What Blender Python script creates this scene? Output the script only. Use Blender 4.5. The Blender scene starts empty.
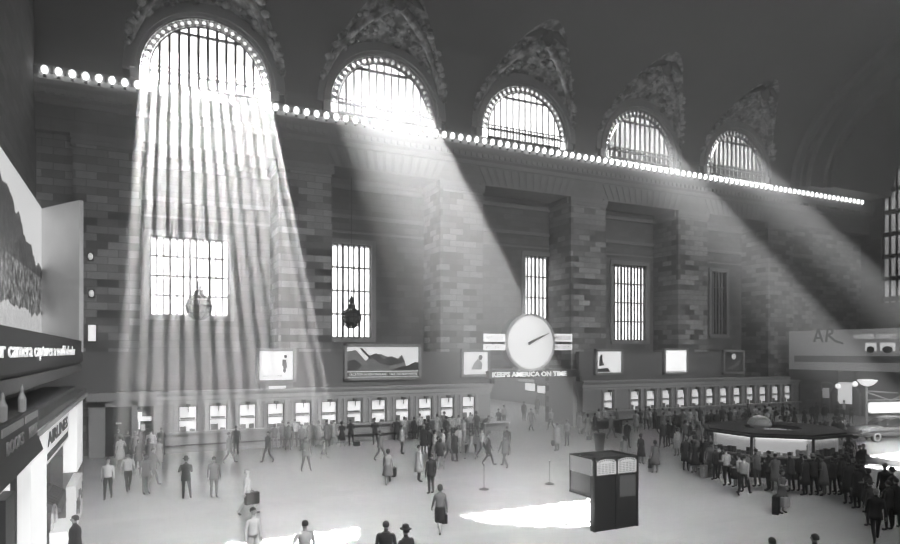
import bpy, bmesh, math, random
from math import sin, cos, tan, atan, pi, radians, sqrt
from mathutils import Vector, Matrix
random.seed(7)
SC = bpy.context.scene
COL = SC.collection
# ------------------------------------------------------------------ camera geometry
F = 645.0; HZ = 352.0; CH = 6.2; AN = atan(288.0/F) + radians(1.75)
AN = radians(25.8); SA, CA = sin(AN), cos(AN)
def ratio(px): return tan(atan((px-450.0)/F)+AN)
def on_y(px, y): return ratio(px)*y
def on_x(px, x): return x/ratio(px)
def depth(x, y): return x*SA+y*CA
def zat(py, x, y): return CH-(py-HZ)/F*depth(x, y)
def floor_pt(px, py, z=0.0):
    zc = F*(CH-z)/(py-HZ); xc = (px-450.0)/F*zc
    return (xc*CA+zc*SA, -xc*SA+zc*CA, z)
cam = bpy.data.cameras.new('camera'); co = bpy.data.objects.new('camera', cam); COL.objects.link(co)
co.location = (0, 0, CH); co.rotation_euler = (pi/2, 0, -AN)
cam.sensor_width = 36; cam.lens = F/900*36; cam.shift_y = (HZ-272)/900; cam.clip_start = .1; cam.clip_end = 600
SC.camera = co
SC.view_settings.view_transform = 'Standard'; SC.view_settings.look = 'None'
SC.view_settings.gamma = 1; SC.view_settings.exposure = 0.0; SC.view_settings.use_curve_mapping = False
# ------------------------------------------------------------------ materials
MATS = {}
def mat(name, v, rough=.7, metal=0.0, emis=0.0, var=.12, nscale=3.0, spec=.4, con=0.0):
    if name in MATS: return MATS[name]
    m = bpy.data.materials.new(name); m.use_nodes = True; nt = m.node_tree; b = nt.nodes['Principled BSDF']
    b.inputs['Roughness'].default_value = rough; b.inputs['Metallic'].default_value = metal
    b.inputs['Specular IOR Level'].default_value = spec
    tc = nt.nodes.new('ShaderNodeTexCoord'); n = nt.nodes.new('ShaderNodeTexNoise'); n.inputs['Scale'].default_value = nscale
    r = nt.nodes.new('ShaderNodeMapRange'); r.inputs['From Min'].default_value = con; r.inputs['From Max'].default_value = 1-con; r.inputs['To Min'].default_value = v*(1-var); r.inputs['To Max'].default_value = v*(1+var)
    nt.links.new(tc.outputs['Object'], n.inputs['Vector']); nt.links.new(n.outputs['Fac'], r.inputs['Value'])
    nt.links.new(r.outputs['Result'], b.inputs['Base Color'])
    if emis:
        b.inputs['Emission Color'].default_value = (1, 1, 1, 1); b.inputs['Emission Strength'].default_value = emis
    MATS[name] = m; return m
def brick_mat(name, lo, hi, bw=1.1, rh=.45, mortar=.10, bias=0.0, uv=True):
    m = bpy.data.materials.new(name); m.use_nodes = True; nt = m.node_tree; b = nt.nodes['Principled BSDF']
    b.inputs['Roughness'].default_value = .8
    g = nt.nodes.new('ShaderNodeNewGeometry'); s = nt.nodes.new('ShaderNodeSeparateXYZ'); nt.links.new(g.outputs['Position'], s.inputs[0])
    a = nt.nodes.new('ShaderNodeMath'); a.operation = 'ADD'; nt.links.new(s.outputs['X'], a.inputs[0]); nt.links.new(s.outputs['Y'], a.inputs[1])
    c = nt.nodes.new('ShaderNodeCombineXYZ'); nt.links.new(a.outputs[0], c.inputs['X']); nt.links.new(s.outputs['Z'], c.inputs['Y'])
    t = nt.nodes.new('ShaderNodeTexBrick'); nt.links.new(c.outputs[0], t.inputs['Vector'])
    t.inputs['Scale'].default_value = 1; t.inputs['Brick Width'].default_value = bw; t.inputs['Row Height'].default_value = rh
    t.inputs['Mortar Size'].default_value = .018; t.inputs['Bias'].default_value = bias
    t.inputs['Color1'].default_value = (lo,)*3+(1,); t.inputs['Color2'].default_value = (hi,)*3+(1,); t.inputs['Mortar'].default_value = (mortar,)*3+(1,)
    n = nt.nodes.new('ShaderNodeTexNoise'); n.inputs['Scale'].default_value = 1.5; n.inputs['Detail'].default_value = 6; nt.links.new(g.outputs['Position'], n.inputs['Vector'])
    r = nt.nodes.new('ShaderNodeMapRange'); r.inputs['To Min'].default_value = .7; r.inputs['To Max'].default_value = 1.25; nt.links.new(n.outputs['Fac'], r.inputs['Value'])
    x = nt.nodes.new('ShaderNodeVectorMath'); x.operation = 'SCALE'; nt.links.new(t.outputs['Color'], x.inputs[0]); nt.links.new(r.outputs['Result'], x.inputs['Scale'])
    nt.links.new(x.outputs[0], b.inputs['Base Color']); MATS[name] = m; return m
def emit_mat(name, s, v=1.0):
    if name in MATS: return MATS[name]
    m = bpy.data.materials.new(name); m.use_nodes = True; nt = m.node_tree; b = nt.nodes['Principled BSDF']
    b.inputs['Base Color'].default_value = (v*.8,)*3+(1,); b.inputs['Emission Color'].default_value = (v,)*3+(1,); b.inputs['Emission Strength'].default_value = s
    if s < 1.4: m.cycles.emission_sampling = 'NONE'
    MATS[name] = m; return m
PIER = brick_mat('pier stone blocks', .045, .50, 1.15, .46, .1, 0.0)
WALLM = brick_mat('recess stone blocks', .10, .22, 1.3, .5, .08)
SMOOTH = brick_mat('smooth ashlar', .24, .28, 2.4, .95, .16)
STONE = mat('carved limestone', .33, .75, nscale=2)
COUNTER = mat('marble counter', .36, .45, nscale=2.5)
COUNTER2 = mat('marble counter pale', .46, .4, nscale=2.5)
PARAP = mat('smooth plaster parapet', .17, .7, nscale=.6)
VAULT = mat('painted vault plaster', .11, .85, nscale=.35, var=.25)
RELIEF = mat('gilded relief plaster', .34, .6, nscale=1.6, var=.95, con=.38)
DARKM = mat('dark bronze', .035, .45, .3)
BLACK = mat('black iron', .018, .5)
FRAME = mat('grey painted frame', .34, .5)
WOODD = mat('dark panel', .03, .45)
WHITEP = mat('white enamel', .75, .4)
GREYP = mat('grey enamel', .3, .5)
def floor_mat():
    m = bpy.data.materials.new('marble floor'); m.use_nodes = True; nt = m.node_tree; b = nt.nodes['Principled BSDF']
    g = nt.nodes.new('ShaderNodeNewGeometry')
    t = nt.nodes.new('ShaderNodeTexBrick'); nt.links.new(g.outputs['Position'], t.inputs['Vector'])
    t.inputs['Scale'].default_value = 1; t.inputs['Brick Width'].default_value = 1.6; t.inputs['Row Height'].default_value = .8; t.inputs['Mortar Size'].default_value = .012
    t.inputs['Color1'].default_value = (.56,)*3+(1,); t.inputs['Color2'].default_value = (.62,)*3+(1,); t.inputs['Mortar'].default_value = (.48,)*3+(1,)
    n = nt.nodes.new('ShaderNodeTexNoise'); n.inputs['Scale'].default_value = .35; n.inputs['Detail'].default_value = 8; nt.links.new(g.outputs['Position'], n.inputs['Vector'])
    r = nt.nodes.new('ShaderNodeMapRange'); r.inputs['To Min'].default_value = .8; r.inputs['To Max'].default_value = 1.2; nt.links.new(n.outputs['Fac'], r.inputs['Value'])
    x = nt.nodes.new('ShaderNodeVectorMath'); x.operation = 'SCALE'; nt.links.new(t.outputs['Color'], x.inputs[0]); nt.links.new(r.outputs['Result'], x.inputs['Scale'])
    nt.links.new(x.outputs[0], b.inputs['Base Color'])
    r2 = nt.nodes.new('ShaderNodeMapRange'); r2.inputs['To Min'].default_value = .22; r2.inputs['To Max'].default_value = .42; nt.links.new(n.outputs['Fac'], r2.inputs['Value'])
    nt.links.new(r2.outputs['Result'], b.inputs['Roughness']); return m
FLOORM = floor_mat()
def glass_mat(name, gl=.06, tint=1.0):
    m = bpy.data.materials.new(name); m.use_nodes = True; nt = m.node_tree; nt.nodes.remove(nt.nodes['Principled BSDF'])
    o = [n for n in nt.nodes if n.type == 'OUTPUT_MATERIAL'][0]
    t = nt.nodes.new('ShaderNodeBsdfTransparent'); t.inputs[0].default_value = (tint,)*3+(1,); g = nt.nodes.new('ShaderNodeBsdfGlossy'); g.inputs['Roughness'].default_value = .05
    mx = nt.nodes.new('ShaderNodeMixShader'); mx.inputs[0].default_value = gl
    nt.links.new(t.outputs[0], mx.inputs[1]); nt.links.new(g.outputs[0], mx.inputs[2]); nt.links.new(mx.outputs[0], o.inputs['Surface']); return m
GLASS = glass_mat('clear window glass'); GLASS2 = glass_mat('beam dimming window glass', .06, .58); GLASS3 = glass_mat('darker beam dimming glass', .06, .5)  # tints of the last two added to dim their sunbeams
def frosted(name, v):
    m = bpy.data.materials.new(name); m.use_nodes = True; nt = m.node_tree; nt.nodes.remove(nt.nodes['Principled BSDF'])
    o = [n for n in nt.nodes if n.type == 'OUTPUT_MATERIAL'][0]
    t = nt.nodes.new('ShaderNodeBsdfTranslucent'); tc = nt.nodes.new('ShaderNodeTexCoord'); n = nt.nodes.new('ShaderNodeTexNoise'); n.inputs['Scale'].default_value = .5
    nt.links.new(tc.outputs['Object'], n.inputs['Vector'])
    r = nt.nodes.new('ShaderNodeMapRange'); r.inputs['To Min'].default_value = v*.6; r.inputs['To Max'].default_value = v*1.3; nt.links.new(n.outputs['Fac'], r.inputs['Value']); nt.links.new(r.outputs['Result'], t.inputs['Color'])
    nt.links.new(t.outputs[0], o.inputs['Surface']); return m
# ------------------------------------------------------------------ mesh helpers
def wloc(o):
    v = Vector((0, 0, 0))
    while o is not None: v += o.location; o = o.parent
    return v
def tag(o, label=None, cat=None, group=None, kind=None):
    if label: o['label'] = label
    if cat: o['category'] = cat
    if group: o['group'] = group
    if kind: o['kind'] = kind
    return o
def empty(name, loc, label=None, cat=None, group=None, kind=None):
    o = bpy.data.objects.new(name, None); COL.objects.link(o); o.location = loc; o.empty_display_size = .1
    return tag(o, label, cat, group, kind)
def copy_tree(o, parent=None):
    c = o.copy(); COL.objects.link(c); c.parent = parent
    for ch in o.children: copy_tree(ch, c)
    return c
class MB:
    def __init__(s): s.v = []; s.f = []
    def add(s, vs, fs):
        k = len(s.v); s.v += [tuple(p) for p in vs]; s.f += [tuple(i+k for i in f) for f in fs]; return s
    def box(s, x0, y0, z0, x1, y1, z1):
        x0, x1 = min(x0, x1), max(x0, x1); y0, y1 = min(y0, y1), max(y0, y1); z0, z1 = min(z0, z1), max(z0, z1)
        return s.add([(x0,y0,z0),(x1,y0,z0),(x1,y1,z0),(x0,y1,z0),(x0,y0,z1),(x1,y0,z1),(x1,y1,z1),(x0,y1,z1)],
                     [(0,3,2,1),(4,5,6,7),(0,1,5,4),(1,2,6,5),(2,3,7,6),(3,0,4,7)])
    def obox(s, c, u, w, hx, hy, z0, z1):       # oriented box: centre xy, unit direction u, normal w
        pts = []
        for z in (z0, z1):
            for a, b in ((-1,-1),(1,-1),(1,1),(-1,1)):
                pts.append((c[0]+u[0]*hx*a+w[0]*hy*b, c[1]+u[1]*hx*a+w[1]*hy*b, z))
        return s.add(pts, [(0,3,2,1),(4,5,6,7),(0,1,5,4),(1,2,6,5),(2,3,7,6),(3,0,4,7)])
    def loft(s, rings, cap=True, close=True):
        n = len(rings[0]); k = len(s.v)
        for r in rings: s.v += [tuple(p) for p in r]
        for i in range(len(rings)-1):
            for j in range(n if close else n-1):
                a = k+i*n+j; b = k+i*n+(j+1) % n
                s.f.append((a, b, b+n, a+n))
        if cap:
            s.f.append(tuple(k+j for j in reversed(range(n)))); s.f.append(tuple(k+(len(rings)-1)*n+j for j in range(n)))
        return s
    def lathe(s, prof, c=(0,0,0), n=16, cap=True, sx=1, sy=1):
        return s.loft([[(c[0]+r*cos(2*pi*j/n)*sx, c[1]+r*sin(2*pi*j/n)*sy, c[2]+z) for j in range(n)] for r, z in prof], cap)
    def tube(s, pts, r, n=8, cap=True):
        P = [Vector(p) for p in pts]; rings = []
        rr = r if isinstance(r, (list, tuple)) else [r]*len(P)
        for i, p in enumerate(P):
            d = (P[min(i+1, len(P)-1)]-P[max(i-1, 0)]).normalized()
            up = Vector((0,0,1)) if abs(d.z) < .9 else Vector((0,1,0))
            a = d.cross(up).normalized(); b = d.cross(a).normalized()
            rings.append([p+a*cos(2*pi*j/n)*rr[i]+b*sin(2*pi*j/n)*rr[i] for j in range(n)])
        return s.loft(rings, cap)
    def prism_y(s, poly, y0, y1):               # polygon in x,z
        return s.loft([[(x, y0, z) for x, z in poly], [(x, y1, z) for x, z in poly]])
    def prism_x(s, poly, x0, x1):               # polygon in y,z
        return s.loft([[(x0, y, z) for y, z in poly], [(x1, y, z) for y, z in poly]])
    def prism_z(s, poly, z0, z1):
        return s.loft([[(x, y, z0) for x, y in poly], [(x, y, z1) for x, y in poly]])
    def ball(s, c, rx, ry=None, rz=None, n=12, m=8):
        ry = ry or rx; rz = rz or rx
        return s.lathe([(max(sin(pi*i/m), .02), -cos(pi*i/m)*rz) for i in range(m+1)], c, n, True, rx, ry)
    def data(s, name, m=None, off=(0,0,0), smooth=False):
        me = bpy.data.meshes.new(name); me.from_pydata([(x-off[0], y-off[1], z-off[2]) for x, y, z in s.v], [], s.f)
        bm = bmesh.new(); bm.from_mesh(me); bmesh.ops.recalc_face_normals(bm, faces=bm.faces); bm.to_mesh(me); bm.free()
        if smooth:
            for p in me.polygons: p.use_smooth = True
        if m: me.materials.append(m)
        return me
    def build(s, name, m, parent=None, smooth=False, bevel=0):
        if parent is not None: off = wloc(parent)
        else:
            xs = [p[0] for p in s.v]; ys = [p[1] for p in s.v]; zs = [p[2] for p in s.v]
            off = Vector(((min(xs)+max(xs))/2, (min(ys)+max(ys))/2, min(zs)))
        o = bpy.data.objects.new(name, s.data(name, m, off, smooth)); COL.objects.link(o)
        if parent is not None: o.parent = parent
        else: o.location = off
        if bevel:
            b = o.modifiers.new('edge', 'BEVEL'); b.width = bevel; b.segments = 2
        return o
def struct(o): o['kind'] = 'structure'; return o
def text_mesh(s, size, ext=.01, spacing=1.0, bold=0.0):
    c = bpy.data.curves.new('lettering', 'FONT'); c.body = s; c.size = size; c.extrude = ext; c.align_x = 'CENTER'; c.align_y = 'CENTER'; c.space_character = spacing
    c.offset = bold; c.resolution_u = 2
    o = bpy.data.objects.new('tmp', c); COL.objects.link(o); dg = bpy.context.evaluated_depsgraph_get(); dg.update()
    me = bpy.data.meshes.new_from_object(o.evaluated_get(dg)); bpy.data.objects.remove(o); bpy.data.curves.remove(c); return me
def lettering(s, size, loc, face, m, parent, width=None, name='lettering', ext=.012, bold=0.0):
    """face: '-y' reads from the hall (towards -y), '+x' faces +x, '-x' faces -x; loc in world."""
    me = text_mesh(s, size, ext, bold=bold)
    w = max(v.co.x for v in me.vertices)-min(v.co.x for v in me.vertices)
    cx = (max(v.co.x for v in me.vertices)+min(v.co.x for v in me.vertices))/2; cy = (max(v.co.y for v in me.vertices)+min(v.co.y for v in me.vertices))/2
    kx = (width/w) if width else 1
    p = wloc(parent) if parent else Vector((0, 0, 0))
    for v in me.vertices:
        x, y, z = (v.co.x-cx)*kx, v.co.y-cy, v.co.z
        if face == '-y': q = (x, -z, y)
        elif face == '+x': q = (z, x, y)
        elif face == '-x': q = (-z, -x, y)
        v.co = Vector(q)+Vector(loc)-p
    me.materials.clear(); me.materials.append(m)
    o = bpy.data.objects.new(name, me); COL.objects.link(o); o.parent = parent; return o
# ------------------------------------------------------------------ dimensions of the hall
D = 44.2; BK = 47.4; XE = -5.4; XW = 73.0; YN = -1.6
PC = [D*(-.038+.2725*k) for k in range(6)]; PH = .0415*D
WC = [D*(.0913+.2717*k) for k in range(5)]
ZL = 19.2; ZS = 23.0
# floor, walls
struct(MB().box(XE-3, YN-1, -.3, XW+3, 90, 0).build('floor', FLOORM))
# south wall: piers
w = MB()
for k, c in enumerate(PC):
    w.box(c-PH, D, 0, c+PH, BK+.6, ZL)
w.box(PC[5]+PH, D+.9, 0, XW+1, BK+.6, ZL)
w.box(XE-1, D+.6, 0, PC[0]-PH, BK+.6, ZL)
struct(w.build('wall_south', PIER))
# recess back walls with window openings: (x0,x1,z0,z1)
wins = [(on_y(150, BK), on_y(229, BK), 8.7, 14.0), (on_y(327, BK), on_y(371, BK), 7.3, 14.4), (on_y(525, BK), on_y(548.5, BK)+.4, 7.3, 14.6),
        (on_y(613, BK), on_y(646, BK), 7.3, 14.4), (on_y(711, BK), on_y(726, BK), 8.0, 14.4)]
b = MB()
for k, (x0, x1, z0, z1) in enumerate(wins):
    a, e = PC[k]+PH, PC[k+1]-PH
    zb = 0
    if k == 2: zb = 4.8
    b.box(a, BK, zb, e, BK+.6, z0); b.box(a, BK, z1, e, BK+.6, ZL)
    if x0 > a: b.box(a, BK, z0, x0, BK+.6, z1)
    if x1 < e: b.box(x1, BK, z0, e, BK+.6, z1)
struct(b.build('wall_recess', WALLM))
tr = MB()
for k in range(5):
    a, e = PC[k]+PH, PC[k+1]-PH; x0, x1, z0, z1 = wins[k]
    tr.box(a, BK-.25, 18.5, e, BK, 18.85); tr.box(a, BK-.4, 18.85, e, BK, ZL)
    tr.box(a, BK-.15, 16.3, e, BK, 16.6); tr.box(a, BK-.1, 15.2, e, BK, 15.35)
    for xa, xb in ((x0-.35, x0), (x1, x1+.35)):
        if xa > a-.1 and xb < e+.1: tr.box(xa, BK-.12, z0-.1, xb, BK, z1+.3)
    tr.box(x0-.3, BK-.2, z0-.35, min(x1+.3, e), BK+.1, z0); tr.box(x0-.3, BK-.14, z1, min(x1+.3, e), BK, z1+.35)
    for s_, e_ in ((a, a+.25), (e-.25, e)): tr.box(s_, D+.2, 18.7, e_, BK, ZL)
struct(tr.build('trim_1', STONE))
# lintel + entablature
struct(MB().box(XE-1, D, ZL, XW+1, BK+.8, 21.2).build('wall_south_frieze', SMOOTH))
co_ = MB().prism_x([(D, 20.7), (D-.15, 20.7), (D-.2, 21.0), (D-.45, 21.15), (D-.48, 21.5), (D-.56, 21.7), (D-.62, 21.95), (D-.62, 22.5), (D-.56, 22.62), (D-.45, 22.68), (D, 22.75), (D, 23.0), (D+.7, 23.0), (D+.7, 20.7)], XE, XW)
struct(co_.build('trim_2', STONE))
dn = MB(); x = XE+.3
while x < XW-1: dn.box(x, D-.62, 21.2, x+.26, D-.45, 21.48); x += .5
struct(dn.build('trim_3', STONE))
vs = MB()      # keystones and joints over the recesses
for k in range(5):
    a, e = PC[k]+PH, PC[k+1]-PH; c = (a+e)/2
    for i in range(-6, 7):
        bx = c+i*.62; tx = c+i*.72
        vs.add([(bx-.2, D-.06, ZL+.1), (bx+.2, D-.06, ZL+.1), (tx+.24, D-.06, 20.6), (tx-.24, D-.06, 20.6), (bx-.2, D+.1, ZL+.1), (bx+.2, D+.1, ZL+.1), (tx+.24, D+.1, 20.6), (tx-.24, D+.1, 20.6)],
               [(0,1,2,3),(4,7,6,5),(0,4,5,1),(1,5,6,2),(2,6,7,3),(3,7,4,0)])
    vs.box(a-.3, D-.12, ZL, e+.3, D+.05, ZL+.12)
struct(vs.build('trim_4', STONE))
for k, c in enumerate(PC):          # pier capitals and plinths
    if k == 0: pass
    struct(MB().box(c-PH-.12, D-.14, ZL-.35, c+PH+.12, BK, ZL).box(c-PH-.07, D-.08, ZL-.6, c+PH+.07, BK, ZL-.35).build('trim_%d' % (5+k), STONE))
# vault: solid with lunette penetrations
YC = (D+YN)/2; HS = (D-YN)/2; VH = 13.7
def prof(inset=0, n=48, h=None):
    return [(YC+(HS-inset)*cos(pi*i/n), ZS+(VH-inset)*sin(pi*i/n)) for i in range(n+1)]
def vault(x0, x1, inset, name, mt):
    P = prof(inset); poly = [(D+.7, ZS)]+P+[(YN-.7, ZS), (YN-.7, 40), (D+.7, 40)]
    return MB().prism_x(poly, x0, x1).build(name, mt)
XR = 60.0
vt = vault(XE-1, XR, 0, 'ceiling', VAULT)
R0 = 4.05; RP = 4.9; ZC = 23.6
cut = []
for k, xc in enumerate(WC):
    n = 32; top = lambda R: [(xc+R*cos(pi*i/n), ZC+R*sin(pi*i/n)) for i in range(n+1)]
    pen = [(xc+RP, ZS-.2)]+top(RP)+[(xc-RP, ZS-.2)]
    rise = .56; L = 9.0
    cut.append(MB().loft([[(x, D+.15, z) for x, z in pen], [(x, D+.15-L, z+(L*rise if z > ZS else 0)) for x, z in pen]]))
    cut.append(MB().prism_y([(xc+R0, ZS+.05)]+top(R0)+[(xc-R0, ZS+.05)], D-1, D+2))
vt.data.materials.append(RELIEF)
for i, cmb in enumerate(cut):
    c = cmb.build('cutter', RELIEF); m = vt.modifiers.new('b', 'BOOLEAN'); m.operation = 'DIFFERENCE'; m.solver = 'EXACT'; m.object = c
    dg = bpy.context.evaluated_depsgraph_get(); dg.update(); me = bpy.data.meshes.new_from_object(vt.evaluated_get(dg))
    vt.modifiers.clear(); vt.data = me; bpy.data.objects.remove(c)
for p in vt.data.polygons:
    y, z = p.center.y+vt.location.y, p.center.z+vt.location.z; n = p.normal
    on = abs(((y-YC)/HS)**2+((z-ZS)/VH)**2-1) < .06 and abs(n.x) < .05
    isin = y > 36 and not on and z < 36 and y < D+.69 and z > ZS+.01 and y > 0
    p.material_index = 1 if isin and len(vt.data.materials) > 1 else 0
struct(vt)
for i, (a, b_, ins) in enumerate(((XR, XR+.7, .5), (XR+.7, XR+1.3, .75), (XR+1.3, XR+3.2, 1.3), (XR+3.2, XR+3.8, 1.7), (XR+3.8, XW+1, 2.1))):
    struct(vault(a, b_, ins, 'ceiling_%d' % (i+2), VAULT))
# relief figures over the arches (swags, cartouche, wings)
for k, xc in enumerate(WC):
    r = MB(); rnd = random.Random(k)
    def P(u, t, off=.12):       # point on penetration surface: angle u, distance t in front of wall
        return (xc+(RP-off)*cos(u), D-.05-t, ZC+(RP-off)*sin(u)+t*.56)
    for i in range(150):
        u = rnd.uniform(.08*pi, .92*pi); tm = max(.3, 3.1*sin(u)**1.5); t = rnd.uniform(.1, tm)
        c = P(u, t, .05); q = rnd.uniform(.1, .34); r.ball(c, q, q*.9, q*.7, 6, 4)
    for side in (-1, 1):
        pts = [P(pi/2+side*(.1+.16*i), 2.7-.38*i, .2) for i in range(8)]
        r.tube(pts, [.28, .33, .3, .28, .25, .22, .18, .1], 8)
    tip = (xc, D-3.4, ZC+RP+1.75)
    o = r.build('trim_relief', RELIEF, smooth=True); struct(o); o.name = 'trim_%d' % (20+k)
    # cartouche with eagle like cresting
    if True:
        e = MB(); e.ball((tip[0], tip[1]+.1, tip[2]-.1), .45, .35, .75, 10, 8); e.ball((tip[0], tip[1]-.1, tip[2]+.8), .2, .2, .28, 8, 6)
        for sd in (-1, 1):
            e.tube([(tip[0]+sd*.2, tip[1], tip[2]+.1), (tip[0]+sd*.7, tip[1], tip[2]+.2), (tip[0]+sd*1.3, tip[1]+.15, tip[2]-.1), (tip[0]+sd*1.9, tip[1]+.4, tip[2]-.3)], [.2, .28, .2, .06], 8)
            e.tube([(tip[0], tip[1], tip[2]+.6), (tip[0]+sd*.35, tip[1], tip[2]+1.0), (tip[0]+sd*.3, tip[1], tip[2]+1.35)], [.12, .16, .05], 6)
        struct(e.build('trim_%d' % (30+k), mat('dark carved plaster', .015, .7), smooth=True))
# lunette windows
FROST = frosted('beam stopping frosted glass', .9)  # frosting added to scatter the sun, keeping its beam from forming
def ringmesh(m, xc, zc, r0, r1, y0, y1, n=40, a0=0, a1=pi):
    rings = []
    for i in range(n+1):
        a = a0+(a1-a0)*i/n; c, s = cos(a), sin(a)
        rings.append([(xc+r0*c, y0, zc+r0*s), (xc+r1*c, y0, zc+r1*s), (xc+r1*c, y1, zc+r1*s), (xc+r0*c, y1, zc+r0*s)])
    m.loft(rings)
for k, xc in enumerate(WC):
    root = empty('window_%d' % (k+1), (xc, D+.3, ZS), kind='structure')
    yw = D-.12
    m = MB(); ringmesh(m, xc, ZC, 4.02, 4.22, D-.25, D+.2); ringmesh(m, xc, ZC, 4.22, 4.5, D-.42, D+.15); ringmesh(m, xc, ZC, 4.5, 4.92, D-.18, D+.15)
    for sx in (-1, 1): m.box(xc+sx*4.02, D-.25, ZS, xc+sx*4.5, D+.2, ZC)
    m.build('arch_moulding', STONE, root)
    m = MB(); ringmesh(m, xc, ZC, 3.36, 3.46, yw, yw+.1); ringmesh(m, xc, ZC, 3.96, 4.08, yw, yw+.1)
    for sx in (-1, 1):
        m.box(xc+sx*3.36, yw, ZS, xc+sx*3.46, yw+.1, ZC); m.box(xc+sx*3.96, yw, ZS, xc+sx*4.08, yw+.1, ZC)
    n = 26
    for i in range(n):
        a = pi*(i+.5)/n; c = (xc+3.71*cos(a), yw+.05, ZC+3.71*sin(a))
        m.tube([(c[0]+.17*cos(t*pi/4), c[1], c[2]+.17*sin(t*pi/4)) for t in range(9)], .038, 5)
        for rr in (3.55, 3.87):
            for da in (-.035, .035): m.ball((xc+rr*cos(a+da), yw+.05, ZC+rr*sin(a+da)), .07, .05, .07, 6, 4)
        a2 = pi*i/n; m.tube([(xc+3.44*cos(a2), yw+.05, ZC+3.44*sin(a2)), (xc+3.98*cos(a2), yw+.05, ZC+3.98*sin(a2))], .03, 5)
    m.build('filigree_border', BLACK, root)
    m = MB(); nb = 12
    for i in range(1, nb):
        x = xc-3.4+6.8*i/nb; h = sqrt(max(0, 3.4**2-(x-xc)**2)); wd = .085 if k == 0 else .04
        m.box(x-wd, yw, ZS, x+wd, yw+.16, ZC+h)
    for z in (ZC+.1, 26.35):
        h = sqrt(3.4**2-(z-ZC)**2); m.box(xc-h, yw-.05, z-.06, xc+h, yw+.14, z+.08)
    m.box(xc-3.4, yw-.05, ZS, xc+3.4, yw+.15, ZS+.12)
    for i in range(1, 24 if k else nb):
        x = xc-3.4+6.8*i/(24 if k else nb); m.box(x-.03, yw-.08, ZS+.1, x+.03, yw+.02, ZC+.35)
    m.box(xc-3.4, yw-.1, ZC+.35, xc+3.4, yw+.02, ZC+.41)
    m.build('mullion_frame', BLACK, root)
    m = MB(); pl = [(xc+4.05, ZS)]+[(xc+4.05*cos(pi*i/24), ZC+4.05*sin(pi*i/24)) for i in range(25)]+[(xc-4.05, ZS)]
    if k == 0:
        zc_ = 25.1; a0 = math.asin((zc_-ZC)/4.05)
        m.prism_y([(xc+4.05, ZS)]+[(xc+4.05*cos(a0*i/8), ZC+4.05*sin(a0*i/8)) for i in range(9)]+[(xc-4.05*cos(a0*i/8), ZC+4.05*sin(a0*i/8)) for i in range(8, -1, -1)]+[(xc-4.05, ZS)], yw+.17, yw+.18).build('pane', GLASS, root)
        MB().prism_y([(xc+4.05*cos(a0+(pi-2*a0)*i/24), ZC+4.05*sin(a0+(pi-2*a0)*i/24)) for i in range(25)], yw+.17, yw+.18).build('pane', FROST, root)
    else: m.prism_y(pl, yw+.17, yw+.18).build('pane', {1: GLASS2, 2: FROST, 3: GLASS3, 4: GLASS3}[k], root)
# recess windows
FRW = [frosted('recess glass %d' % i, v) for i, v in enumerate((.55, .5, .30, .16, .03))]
for k, (x0, x1, z0, z1) in enumerate(wins):
    root = empty('window_%d' % (k+6), ((x0+x1)/2, BK+.3, z0), kind='structure')
    m = MB(); n = max(5, int(round((x1-x0)/.42)))
    for i in range(n+1):
        x = x0+(x1-x0)*i/n; t = .05 if i % 3 else .08; m.box(x-t, BK+.2, z0, x+t, BK+.34, z1)
    nz = 4
    for i in range(nz+1):
        z = z0+(z1-z0)*i/nz; m.box(x0, BK+.18, z-.06, x1, BK+.32, z+.06)
    m.build('grille', BLACK, root)
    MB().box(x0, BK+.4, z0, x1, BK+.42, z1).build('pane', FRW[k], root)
# east and west walls, north wall
struct(MB().box(XE-1, YN-.7, 0, XE, BK+.6, 40).build('wall_east', WALLM))
yw0, yw1 = 36.6, 42.9
ww = MB().box(XW, yw1, 0, XW+1, BK+.6, 40).box(XW, 31.5, 0, XW+1, yw0, 40).box(XW, yw0, 0, XW+1, yw1, 11.5)
# arched head
cyw = (yw0+yw1)/2; rw = (yw1-yw0)/2; zt = 24.3
hd = [(yw0, zt)]+[(cyw-rw*cos(pi*i/20), zt+rw*sin(pi*i/20)) for i in range(21)]+[(yw1, zt), (yw1, 40), (yw0, 40)]
ww.prism_x(hd, XW, XW+1); ww.box(XW, YN-.7, 0, XW+1, 31.5, 40)
struct(ww.build('wall_west', WALLM))
root = empty('window_11', (XW+.5, cyw, 11.5), kind='structure'); m = MB()
for i in range(10):
    y = yw0+(yw1-yw0)*i/9; h = sqrt(max(0, rw*rw-(y-cyw)**2)); m.box(XW+.3, y-.09, 11.5, XW+.5, y+.09, zt+h)
z = 11.5
for z in (12, 14.2, 16.6, 19, 21.4, 23.8): m.box(XW+.25, yw0, z-.28, XW+.5, yw1, z+.2)
m.box(XW+.3, cyw-rw*.8, 25.8, XW+.5, cyw+rw*.8, 26.0)
m.build('mullion_frame', BLACK, root)
MB().prism_x([(yw0, 11.5)]+[(cyw-rw*cos(pi*i/20), zt+rw*sin(pi*i/20)) for i in range(21)]+[(yw1, 11.5)], XW+.6, XW+.62).build('pane', frosted('west window glass', .5), root)
nw = MB(); nw.box(XE-1, YN-.7, 0, XW+1, YN, 22.5)
struct(nw.build('wall_north', WALLM))
for k, xc in enumerate(WC):
    pass
struct(MB().box(XE-1, YN-.7, 22.5, XW+1, YN, ZS).build('trim_50', STONE))
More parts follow.
